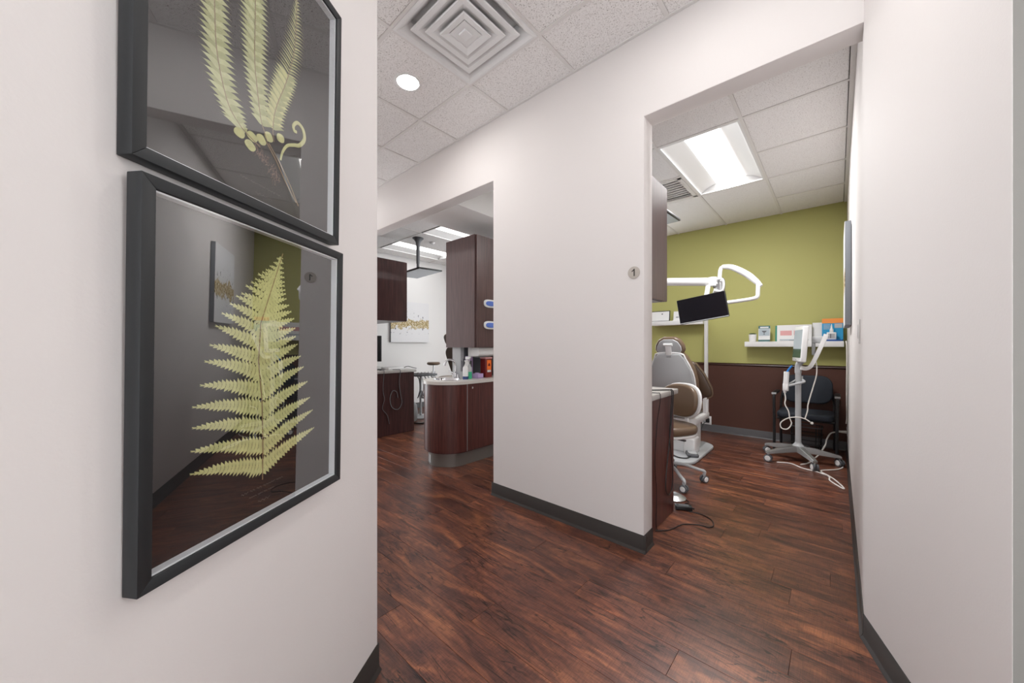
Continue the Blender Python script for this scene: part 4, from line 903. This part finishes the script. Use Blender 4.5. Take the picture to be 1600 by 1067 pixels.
g = new(); tube(g, [(-0.108, -0.08, 0.725), (-0.10, -0.085, 0.66), (-0.105, -0.09, 0.60), (-0.075, -0.09, 0.53), (-0.065, -0.09, 0.46), (-0.05, -0.09, 0.40), (-0.085, -0.09, 0.34), (-0.135, -0.09, 0.345), (-0.14, -0.09, 0.40), (-0.08, -0.09, 0.455), (0.0, -0.085, 0.475), (0.06, -0.08, 0.465), (0.10, -0.08, 0.44)], 0.0055, 8, 6); lathe(g, [(0.008, -0.004), (0.013, -0.004), (0.013, 0.004), (0.008, 0.004)], seg=14, X=T(0.115, -0.08, 0.43, rx=90)); obj('wand_cable', g, 'wire_w', t)
g = new(); tube(g, [(0.14, -0.03, 1.08), (0.15, -0.05, 1.02), (0.15, -0.06, 0.92), (0.12, -0.07, 0.78), (0.085, -0.075, 0.62), (0.08, -0.075, 0.55), (0.06, -0.08, 0.465)], 0.0055, 8, 6); obj('screen_cable', g, 'wire_w', t)
cable('white_cable', 'white power cable with inline connector from the wall outlet to the cart', [(RX-0.098, 5.36, 0.268), (RX-0.14, 5.34, 0.25), (RX-0.17, 5.28, 0.19), (-0.10, 5.20, 0.14), (-0.15, 5.05, 0.06), (-0.22, 4.80, 0.02), (-0.28, 4.72, 0.008)], 0.007, 'wire_w')
cable('white_cable', 'slack white cable lying on the floor in front of the cart', [(-0.47, 4.66, 0.006), (-0.36, 4.70, 0.006), (-0.26, 4.60, 0.006), (-0.14, 4.55, 0.006), (-0.06, 4.46, 0.006), (-0.05, 4.34, 0.006), (0.035, 4.17, 0.006), (0.03, 4.24, 0.006), (-0.02, 4.40, 0.006), (-0.06, 4.45, 0.016), (-0.12, 4.62, 0.006), (0.0, 4.78, 0.006), (0.04, 4.95, 0.006), (-0.02, 5.12, 0.006)], 0.006, 'wire_w')

# ------------------------------------------------------------------ guest chair
t = thing('guest_chair', 'black padded guest armchair against the brown wainscot behind the cart', 'chair', (-0.275, 5.38, 0))
g = new(); prism(g, rrect(0.50, 0.46, 0.07, 5), 0.40, 0.47, 'z', bev=0.025, seg=4, X=T(0, -0.03, 0)); obj('seat', g, 'fabric', t)
def bend2(bm, k):
    for v in bm.verts: v.co.y += k*v.co.x**2*-1
g = new(); prism(g, rrect(0.47, 0.33, 0.11, 7), -0.02, 0.03, 'y', bev=0.016, seg=3); bend2(g, 0.5); g.transform(T(0, 0.22, 0.70, rx=-8)); obj('backrest', g, 'fabric', t)
for s in (-1, 1):
    g = new(); tube(g, [(s*0.27, -0.24, 0.012), (s*0.27, -0.235, 0.40), (s*0.275, -0.22, 0.62), (s*0.275, -0.19, 0.655)], 0.014, 8, 4); obj('leg', g, 'black2', t)
    g = new(); tube(g, [(s*0.25, 0.24, 0.012), (s*0.25, 0.20, 0.40), (s*0.24, 0.235, 0.60), (s*0.20, 0.25, 0.74)], 0.014, 8, 4); obj('leg', g, 'black2', t)
    g = new(); prism(g, rrect(0.05, 0.36, 0.02, 4), 0.655, 0.68, 'z', bev=0.008, X=T(s*0.275, -0.03, 0)); a_ = obj('armrest', g, 'black2', t)
    g = new(); box(g, (s*0.275, -0.212, 0.667), (0.046, 0.012, 0.022), 0.004); obj('armrest_tip', g, 'grey', a_)
g = new(); tube(g, [(-0.25, -0.20, 0.39), (0.25, -0.20, 0.39)], 0.012, 8, 1); obj('front_rail', g, 'black2', t); g = new(); tube(g, [(-0.25, 0.18, 0.39), (0.25, 0.18, 0.39)], 0.012, 8, 1); obj('rear_rail', g, 'black2', t)
t = thing('wire_basket', 'dark mesh basket standing under the guest chair', 'basket', (-0.27, 5.42, 0))
g = new(); prism(g, rrect(0.26, 0.20, 0.05, 5), 0, 0.012, 'z', bev=0.003); obj('bottom', g, 'black2', t)
for z in (0.10, 0.20, 0.29):
    g = new(); P = [(x, y_, z) for x, y_ in rrect(0.27+z*0.06, 0.21+z*0.06, 0.05, 5)]; tube(g, P+[P[0]], 0.005, 6, 1); obj('hoop', g, 'grey_d' if z > 0.25 else 'black2', t)
for i, (x, y_) in enumerate(rrect(0.275, 0.215, 0.05, 3)):
    g = new(); cyl(g, (x*0.95, y_*0.95, 0.005), (x, y_, 0.29), 0.003, seg=6); obj('wire', g, 'black2', t)

# ------------------------------------------------------------------ things on the ceiling of room 1
t = thing('ceiling_vent', 'slotted white air vent in the room 1 ceiling behind the upper cabinet', 'air vent', (-1.466, 4.115, RZ))
g = new()
for s in (-1, 1): box(g, (s*0.28, 0, 0), (0.04, 0.60, 0.014), 0.002); box(g, (0, s*0.28, 0), (0.60, 0.04, 0.014), 0.002)
obj('frame', g, 'grid', t, smooth=False)
for i in range(9): obj('louvre', B((0, 0, 0), (0.52, 0.045, 0.003), X=T(0, -0.24+0.06*i, 0.008, rx=14)), 'grid', t, smooth=False)
obj('plenum_box', BB(-0.27, 0.27, -0.27, 0.27, 0.03, 0.035), 'white_m', t, smooth=False)

def ceiling_screen(label, loc, rz, top, zp, w_=0.60, h_=0.42):
    # flat screen hung face down from a flared canopy; origin at the canopy
    t = thing('ceiling_screen', label, 'ceiling monitor', loc, rz)
    g = new(); lathe(g, [(0.0, 0.0), (0.085, 0.0), (0.085, -0.012), (0.06, -0.03), (0.038, -0.07), (0.028, -0.14), (0.026, -0.40), (0.0, -0.40)], seg=28); obj('canopy', g, 'grey_d', t)
    g = new(); cyl(g, (0, 0, -0.38), (0, 0, -top), 0.022, seg=16); obj('drop_pole', g, 'grey_d', t)
    g = new(); cyl(g, (-0.06, 0, -top), (0.06, 0, -top), 0.035, seg=16); box(g, (0, 0, -top-0.026), (0.16, 0.12, 0.02), 0.004); obj('pivot', g, 'black2', t)
    Xs = T(0, 0, -zp, rx=2, ry=-2)
    p = obj('panel', B((0, 0, 0), (w_, h_, 0.024), 0.005, X=Xs), 'black2', t)
    obj('screen', B((0, 0, -0.013), (w_-0.03, h_-0.03, 0.002), X=Xs), 'screen_light', p, smooth=False)
    return t
ceiling_screen('dark ceiling hung screen corner behind the upper cabinet of room 1', (-1.42, 3.42, RZ), 0, 0.46, 0.50, 0.62, 0.44)

# ------------------------------------------------------------------ room 2: sink peninsula
PX, PY, PR = -3.07, 2.435, 0.27      # centre of the round end and its radius
def stadium(r, y1, n=20, hx=None):
    o = [(PX+r*math.cos(a), PY+r*math.sin(a)) for a in [PI+PI*i/n for i in range(n+1)]]   # round end towards the corridor
    return o+[(PX+r, y1), (PX-r, y1)]
def counter_with_hole(outer, hole, z0, z1, X):
    b = new(); n = len(outer); m = len(hole); lay = []
    for z in (z0, z1):
        vo = [b.verts.new((p[0], p[1], z)) for p in outer]; vh = [b.verts.new((p[0], p[1], z)) for p in hole]
        es = [b.edges.new((vo[i], vo[(i+1) % n])) for i in range(n)]+[b.edges.new((vh[i], vh[(i+1) % m])) for i in range(m)]
        bmesh.ops.triangle_fill(b, edges=es, use_beauty=True); lay.append((vo, vh))
    for idx in (0, 1):
        A, C = lay[0][idx], lay[1][idx]; q = len(A)
        for i in range(q): b.faces.new([A[i], A[(i+1) % q], C[(i+1) % q], C[i]])
    b.transform(X); return b
PE = 3.75
t = thing('sink_cabinet', 'dark brown sink cabinet with rounded end standing in the left opening', 'cabinet', (PX, PY, 0))
O = Matrix.Translation((-PX, -PY, 0))
obj('body', counter_with_hole(stadium(PR-0.012, PE), stadium(PR-0.03, PE-0.02), 0.14, 0.83, O), 'cab', t)
def arc_panel(a0, a1, r, th, z0, z1, n=20):
    pts = [(PX+r*math.cos(a0+(a1-a0)*i/n), PY+r*math.sin(a0+(a1-a0)*i/n)) for i in range(n+1)]+[(PX+(r-th)*math.cos(a1+(a0-a1)*i/n), PY+(r-th)*math.sin(a1+(a0-a1)*i/n)) for i in range(n+1)]
    b = new(); prism(b, pts, z0, z1, 'z', X=O); return b
obj('curved_door', arc_panel(PI, 2*PI, PR, 0.012, 0.15, 0.828), 'cab_red', t)
obj('metal_strip', BB(PR-0.006, PR+0.002, 0.001, 0.009, 0.15, 0.828), 'silver', t, smooth=False)
for k in range(3):
    d = obj('door', BB(PR-0.013, PR, 0.012+k*0.43, 0.012+k*0.43+0.427, 0.15, 0.828, 0.001, 1), 'cab_red', t, smooth=False)
    g = new(); cyl(g, (PR, 0.06+k*0.43, 0.79), (PR+0.02, 0.06+k*0.43, 0.79), 0.008, 0.011, 14); obj('knob', g, 'chrome', d)
g = new(); prism(g, stadium(PR-0.045, PE-0.05), 0, 0.142, 'z', X=O); k_ = obj('toe_kick', g, 'kick', t)
obj('kick_plate', arc_panel(R(236), R(262), PR-0.043, 0.003, 0.02, 0.10, 8), 'silver', k_)
# counter with an oval hole for the basin
SKX, SKY = PX-0.03, PY-0.015
hole = ellipse(0.32, 0.26, 32, SKX, SKY)
ctp = tag(obj('countertop', counter_with_hole(stadium(PR+0.012, PE), hole, 0.83, 0.862, Matrix.Identity(4)), 'counter2'), 'pale rounded countertop on the sink cabinet in the left opening', 'countertop')
t = thing('sink_basin', 'oval steel basin sunk in the rounded countertop', 'sink', (SKX, SKY, 0.835))
g = new(); vs = []; fs = []; prof = [(1.06, 0.030), (1.07, 0.0285), (1.0, 0.0275), (0.97, 0.015), (0.92, -0.06), (0.75, -0.10), (0.2, -0.11), (0.02, -0.11)]
for s_, z in prof:
    for p in ellipse(0.31*s_, 0.25*s_, 32): vs.append((p[0], p[1], z))
for j in range(len(prof)-1):
    for i in range(32): fs.append((32*j+i, 32*j+(i+1) % 32, 32*(j+1)+(i+1) % 32, 32*(j+1)+i))
add(g, vs, fs); obj('bowl', g, 'chrome', t)
g = new(); lathe(g, [(0.0, -0.108), (0.028, -0.107), (0.03, -0.1095), (0, -0.1095)], seg=20); obj('drain', g, 'silver', t)
t = thing('faucet', 'chrome gooseneck faucet behind the oval basin', 'faucet', (-3.16, 2.585, 0.862), -108)
g = new(); lathe(g, [(0.0, 0), (0.028, 0), (0.028, 0.008), (0.018, 0.014), (0.016, 0.06), (0, 0.06)], seg=20); obj('base', g, 'chrome', t)
g = new(); tube(g, [(0, 0, 0.05), (0, 0, 0.13), (0.02, 0, 0.185), (0.07, 0, 0.205), (0.115, 0, 0.185), (0.13, 0, 0.14)], 0.0115, 12, 6); obj('spout', g, 'chrome', t)
for s in (-1, 1):
    g = new(); cyl(g, (0, s*0.07, 0), (0, s*0.07, 0.05), 0.012, 0.010, 14); cyl(g, (0, s*0.07, 0.05), (0.05, s*0.09, 0.075), 0.007, 0.005, 10); obj('lever', g, 'chrome', t)

# tower on the counter and the tall cabinet above it
t = thing('splash_tower', 'grey panelled tower between the countertop and the tall cabinet', 'partition', (PX, 2.62, 0.862))
UZ = 1.20
obj('end_post', BB(-0.19, -0.05, 0, 0.05, 0, UZ-0.862), 'grey', t, smooth=False)
obj('divider', BB(-0.055, -0.045, 0.05, 1.12, 0, UZ-0.862), 'grey_d', t, smooth=False)
obj('cross_panel', BB(-0.045, 0.235, 0.50, 0.53, 0, UZ-0.862), 'grey', t, smooth=False)
obj('rear_panel', BB(-0.19, -0.055, 1.07, 1.12, 0, UZ-0.862), 'grey', t, smooth=False)
t = thing('tall_cabinet', 'tall dark brown upper cabinet with glove dispensers above the sink', 'cabinet', (-2.835, 2.60, UZ))
CW, CDp, CH = 0.50, 1.12, 1.20
obj('body', BB(-CW, -0.02, 0, CDp, 0, CH, 0.002, 1), 'cab2', t, smooth=False)
for i in range(2): obj('door', BB(-0.019, 0, 0.003+i*0.56, 0.003+i*0.56+0.554, 0.002, CH-0.002, 0.001, 1), 'cab2', t, smooth=False)
obj('front_panel', BB(-CW, -0.02, -0.012, 0, 0.0, CH), 'cab2', t, smooth=False)
for z in (0.243, 0.478):
    d = new(); prism(d, ellipse(0.20, 0.088, 28, p=3), 0.0, 0.012, 'x', bev=0.003, X=T(0, 0.20, z)); gd = obj('glove_slot', d, 'white', t, label='white oval slot holding blue gloves')
    d = new(); prism(d, ellipse(0.15, 0.054, 24, p=2.6), 0.0115, 0.02, 'x', bev=0.004, X=T(0, 0.20, z)); obj('glove', d, 'glove', gd)
t = thing('towel_dispenser', 'white paper towel dispenser hanging under the tall cabinet', 'towel dispenser', (-2.975, 2.82, UZ-0.105))
g = new(); prism(g, [(-0.09, 0.0), (0.07, 0.012), (0.09, 0.03), (0.09, 0.105), (-0.09, 0.105)], -0.14, 0.14, 'y', bev=0.006); obj('housing', g, 'white', t)
obj('paper_slot', BB(-0.03, 0.03, -0.1, 0.1, -0.004, 0.004), 'grey', t, smooth=False)

# bottles and boxes by the basin
Z = 0.862
t = thing('pump_bottle', 'white pump bottle with dark blue base band beside the faucet', 'bottle', (-2.955, 2.55, Z))
g = new(); lathe(g, [(0.026, 0), (0.029, 0.003), (0.029, 0.12), (0.022, 0.135), (0.012, 0.142), (0.012, 0.155), (0, 0.155)], seg=20); obj('body', g, 'white', t)
g = new(); lathe(g, [(0.0293, 0.0), (0.0296, 0.002), (0.0296, 0.03), (0.0293, 0.031)], seg=20); obj('base_band', g, 'navy', t)
g = new(); cyl(g, (0, 0, 0.15), (0, 0, 0.19), 0.006, seg=10); box(g, (0.012, 0, 0.195), (0.045, 0.016, 0.012), 0.003); obj('pump', g, 'white', t)
t = thing('gel_bottle', 'clear bottle of green gel right of the white pump bottle', 'bottle', (-2.965, 2.615, Z))
g = new(); lathe(g, [(0.024, 0), (0.027, 0.003), (0.027, 0.075), (0.027, 0.077), (0, 0.077)], seg=20); obj('gel', g, 'green_gel', t)
g = new(); lathe(g, [(0.027, 0.077), (0.027, 0.12), (0.014, 0.14), (0.014, 0.155), (0, 0.156)], seg=20); obj('neck', g, 'grey', t)
t = thing('spray_bottle', 'tall white spray bottle standing behind the pump bottle', 'bottle', (-3.035, 2.645, Z))
g = new(); lathe(g, [(0.03, 0), (0.033, 0.004), (0.033, 0.14), (0.014, 0.19), (0.013, 0.205), (0, 0.205)], seg=20); obj('body', g, 'white', t)
g = new(); box(g, (0.01, 0, 0.222), (0.07, 0.022, 0.03), 0.006); cyl(g, (0.045, 0, 0.228), (0.06, 0, 0.228), 0.009, seg=10); tube(g, [(0.03, 0, 0.21), (0.035, 0, 0.19), (0.03, 0, 0.17)], 0.004, 6, 4); obj('trigger', g, 'white', t)
t = thing('lilac_box', 'small open lilac box with tissue on the counter', 'tissue box', (-2.975, 2.735, Z), 8)
g = new()
for s in (-1, 1): box(g, (s*0.048, 0, 0.025), (0.004, 0.10, 0.05)); box(g, (0, s*0.048, 0.025), (0.10, 0.004, 0.05))
box(g, (0, 0, 0.002), (0.10, 0.10, 0.004)); obj('carton', g, 'lilac', t, smooth=False)
g = new(); lathe(g, [(0.0, 0.0), (0.03, 0.01), (0.034, 0.045), (0.02, 0.058), (0.0, 0.05)], seg=9); obj('tissue', g, 'lilac', t)
t = thing('sharps_container', 'red sharps container with orange label on the sink counter', 'sharps bin', (-2.985, 2.885, Z))
g = new(); prism(g, rrect(0.10, 0.10, 0.015, 4), 0, 0.21, 'z', bev=0.003); obj('bin', g, 'red', t)
g = new(); prism(g, rrect(0.112, 0.112, 0.018, 4), 0.21, 0.232, 'z', bev=0.004); obj('lid', g, 'pink', t)
obj('warning_label', BB(0.0502, 0.0512, -0.035, 0.03, 0.085, 0.195), 'label_o', t, smooth=False); obj('text_label', BB(0.0502, 0.0512, -0.03, 0.025, 0.06, 0.083), 'white_m', t, smooth=False)
g = new()
for k in range(3):
    a = R(90+120*k); lathe(g, [(0.006, -0.0004), (0.010, -0.0004), (0.010, 0.0004), (0.006, 0.0004)], seg=14, X=T(0.0515, -0.002+0.009*math.cos(a), 0.142+0.009*math.sin(a), ry=90))
obj('hazard_mark', g, 'red', t, smooth=False)
t = thing('toothbrush_cup', 'grey cup of thin instruments beside the faucet', 'cup', (-3.03, 2.575, Z))
g = new(); lathe(g, [(0.022, 0), (0.026, 0.002), (0.03, 0.08), (0.028, 0.08), (0.024, 0.004), (0, 0.004)], seg=18); obj('cup', g, 'grey', t)
for i in range(4):
    g = new(); cyl(g, (0.004*i-0.006, 0.003, 0.006), (0.014*i-0.02, 0.01*(-1)**i, 0.19+0.01*i), 0.003, seg=6); obj('instrument', g, 'grey_d', t)
t = thing('lilac_bag', 'lilac glove box against the divider behind the bottles', 'glove box', (-3.085, 2.715, Z), 0)
obj('carton', B((0, 0, 0.12), (0.05, 0.07, 0.24), 0.003), 'lilac', t); obj('opening', B((0.0255, 0, 0.13), (0.002, 0.04, 0.12), 0.0), 'grey_d', t, smooth=False)

# ------------------------------------------------------------------ room 2: cabinets behind the corridor wall at left
cabinet_unit('base_cabinet', 'dark brown base cabinet at the left edge of the left opening', (-4.53, WB+0.002, 0), 1.3, 0.70, 0.845, 'cab')
tag(obj('countertop', BB(-5.85, -4.505, WB+0.002, 2.965, 0.846, 0.882, 0.004), 'counter'), 'grey countertop on the left base cabinet in room 2', 'countertop')
cabinet_unit('upper_cabinet', 'dark brown upper wall cabinet at the left edge of the left opening', (-4.60, WB+0.002, 1.565), 1.2, 0.63, 0.845, 'cab')
fx = -4.523
cable('grey_cable', 'grey cord loop hanging on the left base cabinet end', [(-4.56, 2.62, 0.888), (-4.52, 2.68, 0.889), (-4.4985, 2.70, 0.884), (-4.4975, 2.70, 0.84), (fx, 2.70, 0.7), (fx, 2.72, 0.55), (fx, 2.74, 0.42), (fx, 2.68, 0.34), (fx, 2.59, 0.38), (fx, 2.56, 0.50), (fx, 2.60, 0.60), (fx, 2.66, 0.58), (fx, 2.68, 0.50)], 0.005, 'grey_d')
cable('grey_cable', 'thin grey cord hanging at the near side of the left base cabinet', [(-4.58, 2.44, 0.887), (-4.52, 2.46, 0.888), (-4.4985, 2.46, 0.884), (-4.4985, 2.46, 0.84), (fx, 2.46, 0.62), (fx, 2.48, 0.5), (fx, 2.45, 0.38), (fx, 2.52, 0.28), (fx, 2.55, 0.16)], 0.004, 'grey_d')
t = thing('card_reader', 'flat white device with cable on the left countertop', 'device', (-4.68, 2.69, 0.882), 6)
obj('case', B((0, 0, 0.018), (0.18, 0.26, 0.036), 0.008, 3), 'white', t); g = new(); tube(g, [(0.06, 0.13, 0.02), (0.08, 0.20, 0.04), (0.10, 0.27, 0.02), (0.11, 0.33, 0.006)], 0.005, 6, 6); obj('lead', g, 'wire_b', t)
obj('top_panel', B((0, 0, 0.0365), (0.13, 0.18, 0.002)), 'grey', t, smooth=False)
t = thing('desk_monitor', 'black monitor edge on the left countertop under the upper cabinet', 'monitor', (-4.80, 2.46, 0.882), 0)
g = new(); prism(g, rrect(0.22, 0.16, 0.03, 4), 0, 0.012, 'z', bev=0.003); obj('foot', g, 'black2', t); g = new(); cyl(g, (0, 0.0, 0.01), (0, 0.0, 0.26), 0.02, seg=12); obj('stem', g, 'black2', t)
mo = obj('display', BB(-0.27, 0.14, 0.02, 0.055, 0.12, 0.475, 0.006), 'black2', t); obj('screen', BB(-0.255, 0.125, 0.0552, 0.057, 0.135, 0.46), 'screen', mo, smooth=False)
t = thing('canvas_painting', 'white canvas with gold smear on the far wall of room 2', 'painting', (FX, 3.89, 1.285), 90)
obj('stretcher', B((0, -0.021, 0.385), (0.83, 0.036, 0.77), 0.003), 'grey_d', t); obj('canvas', B((0, -0.0405, 0.385), (0.83, 0.003, 0.77)), 'canvas_a', t, smooth=False)
ceiling_screen('black ceiling mount holding a flat screen face down in room 2', (-4.88, 3.24, RZ), 0, 0.50, 0.545, 0.68, 0.42)
t = thing('smoke_detector', 'small round white detector on the room 2 ceiling', 'detector', (-4.90, 3.52, RZ-0.003))
g = new(); lathe(g, [(0.0, -0.03), (0.03, -0.028), (0.045, -0.01), (0.05, 0.0), (0, 0.0)], seg=20); obj('cover', g, 'white', t); g = new(); lathe(g, [(0.0, -0.034), (0.012, -0.033), (0.012, -0.028), (0, -0.028)], seg=12); obj('sensor', g, 'grey', t)
# ------------------------------------------------------------------ room 2: chair, stool, tray beyond
t = thing('dental_chair', 'brown dental chair of room 2 half hidden behind the faucet', 'dental chair', (-4.52, 3.98, 0), 0)
g = new(); prism(g, rrect(0.7, 1.0, 0.2, 6), 0, 0.035, 'z', bev=0.01); obj('floor_plate', g, 'grey', t)
g = new(); prism(g, rrect(0.3, 0.4, 0.08, 4), 0.03, 0.36, 'z', bev=0.02); obj('pedestal', g, 'white', t)
g = new(); prism(g, rrect(0.54, 1.15, 0.15, 6), 0.42, 0.52, 'z', bev=0.035, seg=4, X=T(0, 0.35, 0)); obj('seat_cushion', g, 'leather', t)
g = new(); prism(g, rrect(0.50, 0.72, 0.16, 6), 0.0, 0.10, 'y', bev=0.035, seg=4, X=T(0, -0.22, 0.86, rx=22)); obj('back_cushion', g, 'leather_d', t)
g = new(); prism(g, rrect(0.26, 0.20, 0.08, 6), 0.0, 0.08, 'y', bev=0.03, seg=4, X=T(0, -0.42, 1.30, rx=22)); obj('headrest_cushion', g, 'leather_d', t)
t = thing('assistant_stool', 'brown assistant stool with round body rest near the far wall', 'stool', (-5.41, 4.29, 0), 20)
for k in range(5):
    a = R(72*k); g = new(); tube(g, [(0.03*math.cos(a), 0.03*math.sin(a), 0.13), (0.26*math.cos(a), 0.26*math.sin(a), 0.10), (0.30*math.cos(a), 0.30*math.sin(a), 0.07)], 0.014, 8, 3); obj('leg', g, 'grey', t); caster(t, 0.3*math.cos(a), 0.3*math.sin(a), a, 0.032)
g = new(); lathe(g, [(0.045, 0.1), (0.03, 0.16), (0.025, 0.58), (0, 0.58)], seg=16); obj('gas_column', g, 'grey', t)
g = new(); lathe(g, [(0.0, 0.57), (0.20, 0.575), (0.22, 0.60), (0.215, 0.635), (0.17, 0.65), (0, 0.652)], seg=32); obj('seat', g, 'leather', t)
g = new(); tube(g, [(0.0, 0.0, 0.56), (-0.16, -0.22, 0.56), (-0.19, -0.26, 0.60), (-0.19, -0.26, 0.86)], 0.014, 10, 4); obj('rest_post', g, 'chrome', t)
g = new(); lathe(g, [(0.0, 0.86), (0.08, 0.865), (0.115, 0.88), (0.12, 0.90), (0.105, 0.92), (0, 0.925)], seg=28, X=T(-0.19, -0.26, 0)); obj('body_rest', g, 'leather', t)
t = thing('instrument_tray', 'grey instrument tray with hanging hoses beyond the left base cabinet', 'delivery tray', (-5.20, 3.52, 0), 0)
g = new(); prism(g, rrect(0.36, 0.42, 0.04, 4), 0.72, 0.75, 'z', bev=0.006); obj('tray', g, 'grey_d', t)
obj('tray_pad', B((-0.02, -0.02, 0.753), (0.24, 0.26, 0.008), 0.002), 'black2', t)
g = new(); cyl(g, (-0.1, 0.05, 0.03), (-0.1, 0.05, 0.72), 0.02, seg=12); lathe(g, [(0.0, 0.0), (0.2, 0.0), (0.2, 0.02), (0.05, 0.04), (0, 0.04)], seg=24, X=T(-0.1, 0.05, 0)); obj('stand', g, 'grey', t)
for i in range(6):
    g = new(); yy = -0.17+0.065*i; tube(g, [(0.15, yy, 0.72), (0.19, yy, 0.66), (0.18, yy+0.02, 0.52), (0.12, yy+0.03, 0.40-0.015*i), (0.02, yy*0.5, 0.36), (-0.07, 0.05, 0.45)], 0.008, 6, 6); h_ = obj('hose', g, 'grey' if i % 2 else 'grey_d', t)
    g = new(); cyl(g, (0.15, yy, 0.70), (0.155, yy, 0.79), 0.008, 0.006, 8); obj('handpiece', g, 'chrome', h_)
cable('black_hose', 'black hose curling on the floor past the left base cabinet', [(-5.0, 3.20, 0.01), (-4.9, 3.22, 0.01), (-4.82, 3.3, 0.01), (-4.86, 3.40, 0.01), (-4.90, 3.46, 0.01)], 0.01, 'wire_b')
t = thing('suction_canister', 'pale rounded canister on the floor beside the left cabinet', 'canister', (-5.17, 3.28, 0))
g = new(); lathe(g, [(0.0, 0.0), (0.10, 0.0), (0.115, 0.02), (0.125, 0.14), (0.11, 0.26), (0.06, 0.31), (0.0, 0.32)], seg=28); obj('tank', g, 'grey', t); g = new(); lathe(g, [(0.0, 0.315), (0.035, 0.318), (0.03, 0.35), (0, 0.352)], seg=16); obj('cap', g, 'grey_d', t)
